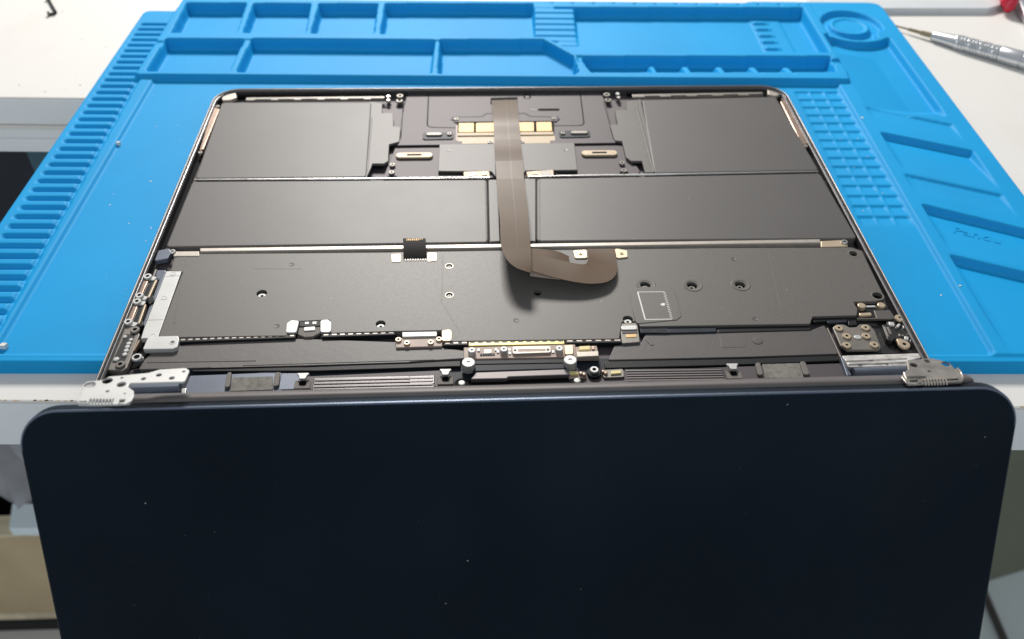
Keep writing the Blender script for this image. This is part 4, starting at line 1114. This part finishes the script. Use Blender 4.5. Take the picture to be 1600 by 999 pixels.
# under layer of the fold
UND = [((*(6.6, 68.3), 2.4), (*(7.0, 74.7), 1.0)), ((*(15.3, 66.1), 2.0), (*(17.5, 73.5), 0.4)), ((*(22.3, 64.4), 1.2), (*(23.0, 70.6), -0.4))]
finish('ribbon_fold', sheet_mesh(UND), 'ribbon', rb, 60)
UND2 = [((*(5.7, 55.7), 2.0), (*(6.1, 58.5), 4.0)), ((*(10.8, 54.4), 2.0), (*(11.1, 56.5), 3.6)), ((*(17.9, 52.6), 2.4), (*(18.0, 54.4), 3.2))]
finish('ribbon_fold', sheet_mesh(UND2), 'pcb', rb, 60)
for t in (0.55,):
    LN = [(tuple(Vector(a).lerp(Vector(b), t) + Vector((0, 0, 0.03))), tuple(Vector(a).lerp(Vector(b), t + 0.010) + Vector((0, 0, 0.03)))) for a, b in RIB[:11]]
    finish('ribbon_trace', sheet_mesh(LN, 0.05), 'flexline', rb, 60)
for p_ in ([(25.1, 75.1), (31.0, 75.7), (30.7, 69.9), (25.4, 69.8)], [(43.0, 76.2), (48.1, 74.6), (47.7, 70.1), (43.0, 69.4)]):
    t_ = comp('connector_tab', p_, -1.4, -0.75, 'brass', base, 0.15, 0.8)
    c_ = sum((Vector(q_) for q_ in p_), Vector((0, 0))) / 4
    screw((c_.x, c_.y), -0.8, 0.75, 'brass', t_, 0.25)

bm = bmesh.new()
for i in range(90):
    u_, v_ = rng.random(), rng.random()
    x_ = -128 + 256 * u_; y_ = (30 + 66 * v_) if i % 2 else (104 + 48 * v_)
    if 0 < x_ + 5 < 60 and 75 < y_ < 104: continue
    s_ = 0.06 + 0.16 * rng.random() ** 3
    z_ = SH if y_ < 97 else BT
    add_prism(bm, [(x_ - s_, y_), (x_, y_ - s_ * 0.7), (x_ + s_ * 1.2, y_), (x_, y_ + s_)], z_ - 0.02, z_ + 0.03)
du = finish('dust', bm, 'white', base, 0); du['kind'] = 'stuff'

# ------------------------------------------------------------------ laptop lid, hanging in front of the desk
lid = thing('display', 'dark navy laptop lid hanging in front of the desk, hinge plates on its top edge', 'laptop lid')
LM = Matrix.Rotation(-0.0157, 4, 'Z') @ Matrix.Rotation(-0.0255, 4, 'Y') @ Matrix.Rotation(rad(64.55), 4, 'X')
LO = Vector((-3.04, -37.1, 31.86))
lid.location = LO * MM
ORIG[lid.name] = Vector((0, 0, 0))
lid.rotation_euler = LM.to_euler()
def lprism(name, pts, z0, z1, mat_, bev, r=0.0, seg=3, both=False):
    return prism(name, pts, z0, z1, mat_, lid, bev, r, seg, 10)
panel = lprism('lid_panel', [(-153.6, 0), (153.6, 0), (153.6, -212), (-153.6, -212)], -4.2, 0.0, 'lid', 0.9, 13.0)
bm = bmesh.new()
sec = []
for k in range(20):
    th = 2 * math.pi * k / 20
    sec.append((-1.1 + 2.5 * math.copysign(abs(math.sin(th)) ** 0.6, math.sin(th)), -7.0 + 2.6 * math.copysign(abs(math.cos(th)) ** 0.6, math.cos(th))))
rings = []
for x_, s_ in ((-131, 0.55), (-130.3, 0.8), (-129, 0.95), (-126, 1.0), (134, 1.0), (139, 0.95), (140.6, 0.8), (141.4, 0.55)):
    rings.append([bm.verts.new((x_, -1.1 + (y_ + 1.1) * s_, -7 + (z_ + 7) * s_)) for y_, z_ in sec])
for a_, b_ in zip(rings, rings[1:]):
    for k in range(20):
        bm.faces.new((a_[k], a_[(k + 1) % 20], b_[(k + 1) % 20], b_[k]))
bm.faces.new(rings[0]); bm.faces.new(rings[-1])
finish('hinge_bar', bm, 'bar', lid, 40)
arc = rpoly([(153.0, -40), (153.0, -0.45), (-153.0, -0.45), (-153.0, -40)], [0, 12.6, 12.6, 0], 12)[1:-1]
tube('lid_edge_highlight', [(p[0], p[1], -0.45) for p in arc], 0.46, 'edge_glint', lid, 10)  # lighter tube standing for the highlight on the rounded lid edge
bm = bmesh.new()
for i in range(32):
    x_ = -145 + 290 * rng.random(); y_ = -3 - 88 * rng.random()
    s_ = 0.05 + 0.17 * rng.random() ** 4
    add_prism(bm, [(x_ - s_, y_), (x_, y_ - s_ * 0.7), (x_ + s_ * 1.3, y_), (x_, y_ + s_)], -0.02, 0.03)
du = finish('dust', bm, 'white', lid, 0); du['kind'] = 'stuff'
# inner glass side
prism('display_glass', rect(-148, -208, 148, -6), -5.0, -4.25, 'black', lid, 0.1, 3.0)

# hinge plates: built in a tilted plane z = A + B*y, then parented to the lid
def lid_local(p):
    return p
LMI = (Matrix.Translation(LO) @ LM).inverted()
def tilt_plate(name, pts3, th, mat_, holes=(), bev=0.2):
    P = [Vector(p) for p in pts3]
    c = sum(P, Vector()) / len(P)
    nrm = Vector((0, 0, 0))
    for i in range(len(P)):
        nrm += (P[i] - c).cross(P[(i + 1) % len(P)] - c)
    nrm.normalize()
    if nrm.z < 0: nrm = -nrm
    ux = Vector((1, 0, 0)); ux = (ux - nrm * ux.dot(nrm)).normalized(); uy = nrm.cross(ux)
    to2 = lambda p: ((Vector(p) - c).dot(ux), (Vector(p) - c).dot(uy))
    bm = bmesh.new()
    add_prism(bm, rpoly([to2(p) for p in pts3], 0.7, 4), -th, 0.0, bev, 2)
    o = finish(name, bm, mat_, None)
    if holes:
        ORIG_c = ORIG[o.name]
        cut(o, [circle(*to2(h_[0]), h_[1], 16) if len(h_) == 2 else [to2(q_) for q_ in h_] for h_ in holes], -th - 1, 1.0)
    F = Matrix((( ux.x, uy.x, nrm.x, c.x), (ux.y, uy.y, nrm.y, c.y), (ux.z, uy.z, nrm.z, c.z), (0, 0, 0, 1)))
    T = LMI @ F @ Matrix.Translation(ORIG[o.name])
    o.parent = lid
    tr = T.to_translation()
    o.location = tr * MM
    o.rotation_euler = T.to_euler()
    return o
PA, PB = 24.0, -0.26
hpl = tilt_plate('hinge_plate', [(-134.3, -37.1, 35.4), (-133.8, -35.9, 35.2), (-135.2, -29.8, 34.0), (-134.6, -28.1, 33.6), (-130.4, -27.5, 33.5), (-128.6, -25.7, 33.1), (-123.5, -25.2, 33.0), (-117.4, -24.2, 32.8), (-114.4, -22.5, 32.5), (-106.5, -21.9, 32.4), (-105.1, -23.5, 32.7), (-105.0, -29.2, 33.8), (-121.5, -29.4, 33.9), (-121.2, -31.3, 34.3), (-118.9, -33.3, 34.7), (-118.0, -36.0, 35.2), (-118.1, -39.4, 35.9), (-121.2, -39.7, 35.9), (-129.3, -39.6, 35.9), (-133.2, -39.3, 35.9)], 0.6, 'plate',
    [((-133.0, -30.0, 34.0), 1.7), ((-128.5, -28.0, 33.6), 1.6), ((-123.6, -30.0, 34.0), 1.4), ((-126.6, -33.3, 34.7), 0.6), ((-124.6, -26.6, 33.3), 0.5), ((-121.1, -34.6, 34.9), 0.35), ((-106.7, -23.9, 32.8), 0.55), ((-113.8, -25.5, 33.1), 0.9), ((-117.9, -27.3, 33.5), 0.8), ((-109.4, -27.2, 33.4), 0.9),
     [(-130.6, -37.3, 35.5), (-123.7, -37.5, 35.5), (-123.3, -38.7, 35.7), (-130.0, -38.7, 35.7)], [(-133.6, -37.8, 35.6), (-131.0, -37.7, 35.5), (-130.6, -38.8, 35.8), (-133.0, -38.9, 35.8)],
     [(-121.7, -37.4, 35.5), (-120.0, -37.2, 35.4), (-119.7, -38.8, 35.8), (-121.4, -39.0, 35.8)]])
hpr = tilt_plate('hinge_plate', [(115.0, -33.6, 34.7), (117.2, -31.2, 34.2), (118.8, -29.9, 34.0), (120.3, -25.8, 33.2), (121.5, -24.8, 33.0), (129.0, -24.1, 32.8), (131.3, -25.4, 33.1), (133.6, -26.8, 33.4), (133.6, -30.4, 34.1), (134.8, -29.5, 33.9), (135.3, -30.8, 34.2), (134.4, -34.5, 34.9), (132.7, -37.0, 35.4), (127.5, -37.1, 35.4), (115.3, -37.6, 35.5), (115.2, -36.1, 35.2)], 0.6, 'plate_shaded',
    [((121.6, -27.6, 33.5), 1.25), ((126.7, -25.7, 33.1), 1.0), ((132.0, -27.4, 33.5), 1.35), ((125.0, -31.1, 34.2), 0.5),
     [(116.8, -35.5, 35.1), (119.5, -35.3, 35.1), (119.0, -36.4, 35.3), (116.6, -36.5, 35.3)], [(128.4, -35.3, 35.1), (132.4, -35.0, 35.0), (132.0, -36.0, 35.2), (128.1, -36.2, 35.2)], [(121.0, -35.4, 35.1), (128.2, -35.3, 35.1), (127.6, -36.5, 35.3), (120.7, -36.5, 35.3)]])
hpr['label'] = 'hinge plate at the right end, shade put into its duller grey'
for x_ in (-125.5, 122.5):
    prism('hinge_link', rect(x_ - 3, -2.0, x_ + 3, 2.6), -5.2, -4.3, 'plate_shaded', lid, 0.2)
# coil springs / teeth at the lower rim of both plates
def ltube(name, path, r_, mat_):
    return tube(name, [LMI @ Vector(p) for p in path], r_, mat_, lid, 8)
for (a_, b_, n_, mt) in (((-129.9, -38.5, 36.0), (-123.3, -38.7, 36.0), 8, 'plate'), ((120.9, -36.6, 35.6), (127.5, -36.5, 35.6), 8, 'pale')):
    A, B = Vector(a_), Vector(b_)
    for i in range(n_):
        p = A.lerp(B, i / (n_ - 1))
        ltube('spring_coil', [p + Vector((-0.05, 1.25, -0.3)), p + Vector((0.0, 0.5, 0.35)), p + Vector((0.05, -0.5, 0.3)), p + Vector((0.1, -1.25, -0.5))], 0.22, mt)
for pth, mt in (([(-133.7, -38.0, 35.6), (-132.9, -38.9, 35.8), (-130.1, -39.0, 35.8)], 'plate'), ([(-121.3, -39.4, 35.9), (-119.1, -39.8, 36.0), (-118.0, -38.5, 35.7)], 'plate'),
                ([(116.5, -32.0, 34.7), (115.8, -35.2, 35.3), (115.1, -37.3, 35.8), (117.7, -37.9, 35.9), (119.7, -36.6, 35.6)], 'brass'),
                ([(134.4, -30.1, 34.3), (134.4, -32.4, 34.8), (133.6, -35.2, 35.3), (132.3, -37.0, 35.7), (128.4, -37.2, 35.7)], 'brass')):
    ltube('plate_edge', pth, 0.28, 'plate' if mt == 'plate' else 'plate_shaded')

# ------------------------------------------------------------------ things on the desk
# precision screwdriver lying at the right
sd = thing('screwdriver', 'silver precision screwdriver with ribbed grip lying right of the mat', 'screwdriver')
A = Vector((*(249.8, 312.5), -10.5)); B = Vector((*(321.2, 248.6), -8.0))
ax = (B - A).normalized(); Lt = (B - A).length
def turned(name, prof, mat_, n=20):
    bm = bmesh.new()
    path = [A + ax * s_ for s_, r_ in prof]
    add_tube(bm, path, [r_ for s_, r_ in prof], n)
    return finish(name, bm, mat_, sd, 50)
def proj_len(p):
    return (Vector(p) - A).dot(ax)
s0 = proj_len((*(272.9, 298.2), -9)); s1 = proj_len((*(285.8, 291.0), -9)); s2 = proj_len((*(305.4, 273.6), -9))
sb = proj_len((*(265.8, 301.0), -9)); sm = proj_len((*(258.6, 304.7), -9))
turned('blade', [(0, 0.25), (0.8, 0.5), (sm, 0.6), (sm + 0.3, 1.0), (sb, 1.1), (sb + 0.3, 1.5), (s0 + 0.5, 1.6)], 'bit', 12)
turned('nose', [(s0 - 0.2, 1.9), (s0, 2.4), (s0 + 1, 2.9), (s1 - 1, 4.0), (s1, 4.3)], 'tool')
prof = []
ncoil = 15
for i in range(ncoil):
    a_ = s1 + (s2 - s1) * i / ncoil; b_ = s1 + (s2 - s1) * (i + 1) / ncoil
    big = 4.75 if i % 4 else 4.45
    prof += [(a_ + 0.02, 4.3), (a_ + 0.25, big), (b_ - 0.35, big), (b_ - 0.1, 4.3)]
turned('ribbed_grip', prof, 'tool')
turned('barrel', [(s2, 4.5), (s2 + 0.6, 5.0), (s2 + 12, 5.1), (s2 + 12.3, 4.7), (s2 + 13.2, 4.7), (s2 + 13.5, 5.1), (Lt, 5.0), (Lt + 0.5, 4.2)], 'tool')
# red-handled tool at the top right corner
rt = thing('pliers', 'red and grey handled tool peeking in at the upper right corner of the desk', 'tool')
bm = bmesh.new()
add_tube(bm, [(*(333.6, 331.6), -9.5), (*(334.2, 331.0), -7.5), (*(334.3, 332.0), -5), (*(337.7, 344.8), -3), (*(356.9, 388.4), -2)], [3.0, 4.6, 5.2, 5.2, 5.0], 16)
finish('red_grip', bm, 'red', rt, 50)
bm = bmesh.new()
add_tube(bm, [(*(348.1, 346.7), -8.5), (*(345.6, 335.2), -9.0), (*(341.7, 318.0), -9.8), (*(335.5, 288.8), -10)], [3.2, 3.2, 3.0, 2.6], 14)
finish('grey_shank', bm, 'tool', rt, 50)
# grey strip along the back of the desk
gr = prism('metal_rail', [(204.3, 340.4), (218.3, 333.4), (322.5, 332.7), (342.1, 342.6), (363.4, 388.5), (215.1, 377.9)], -13.0, -9.0, 'grey_rail', None, 0.6, 2.0)
gr['label'] = 'pale grey flat strip lying behind the mat at the back of the desk'; gr['category'] = 'strip'
# two tiny dark screws dropped at the upper left, and a few specks of dirt
def loose_screw(p, q, r_, lab):
    t_ = thing('loose_screw', lab, 'screw', (p[0], p[1], -12.98))
    ORIG[t_.name] = Vector((p[0], p[1], -12.98))
    tube('shaft', [(p[0], p[1], -12.0), (q[0], q[1], -12.0)], r_, 'black', t_, 10)
    d_ = (Vector(q) - Vector(p)).normalized() * 1.2
    tube('head', [(q[0], q[1], -11.6), (q[0] + d_.x, q[1] + d_.y, -11.6)], r_ * 2.0, 'dull', t_, 14)
loose_screw((-280.5, 336.8), (-292.1, 357.2), 0.85, 'longer dark screw lying at the upper left of the white desk')
loose_screw((-280.5, 335.1), (-283.4, 334.3), 0.8, 'short dark screw beside the longer one at the upper left')
bm = bmesh.new()
for i in range(34):
    x_ = -300 + 90 * rng.random(); y_ = 235 + 110 * rng.random()
    s_ = 0.15 + 0.4 * rng.random() ** 2
    add_prism(bm, circle(x_, y_, s_, 5), -13.0, -12.95 + s_ * 0.3)
sp_ = finish('specks', bm, 'chipped'); sp_['kind'] = 'stuff'

# ------------------------------------------------------------------ below the desk
box = thing('cardboard_box', 'brown cardboard box standing low at left, below the desk edge', 'box', (-520, 330, -600))
ORIG[box.name] = Vector((-520, 330, -600))
prism('front_wall', rect(-800, 243, -300, 247), -600, -452, 'cardboard', box, 0.4)
prism('back_wall', rect(-800, 420, -300, 424), -600, -452, 'cardboard', box, 0.4)
prism('side_wall', rect(-304, 247.2, -300, 419.8), -600, -452, 'cardboard', box, 0.4)
prism('side_wall', rect(-800, 247.2, -796, 419.8), -600, -452, 'cardboard', box, 0.4)
prism('top_flap', rect(-801, 241, -299, 262), -451.9, -448.5, 'cardboard_edge', box, 0.5)
prism('top_flap', rect(-801, 300, -299, 426), -451.9, -448.5, 'cardboard', box, 0.5)
prism('base_shadow', rect(-790, 250, -310, 418), -636, -600.2, 'black', box, 0.5)  # dark slab added to stand for the shadow under the box
prism('tape_strip', rect(-800, 242.2, -300, 242.95), -599, -588, 'cardboard_edge', box, 0.1)
pd_ = prism('blue_card', [(-431.3, 240.6), (-366.4, 238.7), (-374.7, 265.3), (-438.2, 267.1)], -448.4, -438.0, 'pad', None, 0.6, 1.0)
pd_['label'] = 'pale blue card lying on top of the brown cardboard box'; pd_['category'] = 'card'
# grey cloth hanging behind the box
bm = bmesh.new()
N = 60
top, bot = [], []
rows = []
for j_ in range(7):
    z_ = -190 - j_ * 42
    row = []
    for i in range(N + 1):
        x_ = -820 + 560 * i / N
        y_ = 278 + (9 + 1.0 * j_) * math.sin(i * 1.1 - 0.9 * j_) + 6 * math.sin(i * 2.3 + 1 - 1.3 * j_)
        row.append((x_ + j_ * 6, y_, z_))
    rows.append(row)
fr_ = [[bm.verts.new(p) for p in row] for row in rows]
bk_ = [[bm.verts.new((p[0], p[1] + 2.5, p[2])) for p in row] for row in rows]
for j_ in range(6):
    for i in range(N):
        bm.faces.new((fr_[j_][i], fr_[j_][i + 1], fr_[j_ + 1][i + 1], fr_[j_ + 1][i]))
        bm.faces.new((bk_[j_][i], bk_[j_ + 1][i], bk_[j_ + 1][i + 1], bk_[j_][i + 1]))
for j_ in range(6):
    for i in (0, N):
        bm.faces.new((fr_[j_][i], fr_[j_ + 1][i], bk_[j_ + 1][i], bk_[j_][i]))
for i in range(N):
    for j_ in (0, 6):
        bm.faces.new((fr_[j_][i], bk_[j_][i], bk_[j_][i + 1], fr_[j_][i + 1]))
cl = finish('hanging_cloth', bm, 'cloth', None, 80)
cl['label'] = 'grey folded cloth hanging under the desk behind the cardboard box'; cl['category'] = 'cloth'
sh = prism('low_shelf', rect(-900, 150, -250, 560), -660, -636.2, 'shelf', None, 1.0)
sh['label'] = 'pale low shelf board under the cardboard box at lower left'; sh['category'] = 'shelf'
# dark panels added to stand for the shade behind the desk notch
cb_ = thing('gap_panel', 'dark panels added for the shade in the gap left of the blue mat', 'gap_panel', (-400, 330, -760))
ORIG[cb_.name] = Vector((-400, 330, -760))
prism('gap_panel_front', rect(-1180, 300, -90, 318), -400, -47, 'gap_panel', cb_, 1.0)
prism('gap_panel_top', rect(-1180, 318.2, -90, 560), -70, -47.5, 'gap_panel', cb_, 1.0)
tl = prism('teal_sleeve', [(-312, 296.5), (-296, 296.5), (-300, 299.8), (-308, 299.8)], -150, -49, 'teal', None, 1.0)
tl['label'] = 'teal plastic sleeve hanging in the dark gap left of the mat'; tl['category'] = 'sleeve'
# olive board and cable at lower right
ob = prism('side_board', [(300, 259), (960, 434), (955, 452), (295, 277)], -759.5, -60, 'olive', None, 1.0)
ob['label'] = 'olive grey upright board under the desk at lower right'; ob['category'] = 'board'
cbx = tube('floor_cable', [(608, 420, -755), (607, 322, -755), (605, 268, -755), (602, 180, -755), (590, 60, -755)], 4.5, 'cable', None, 10)
cbx['label'] = 'dark cable lying on the pale floor at lower right'; cbx['category'] = 'cable'
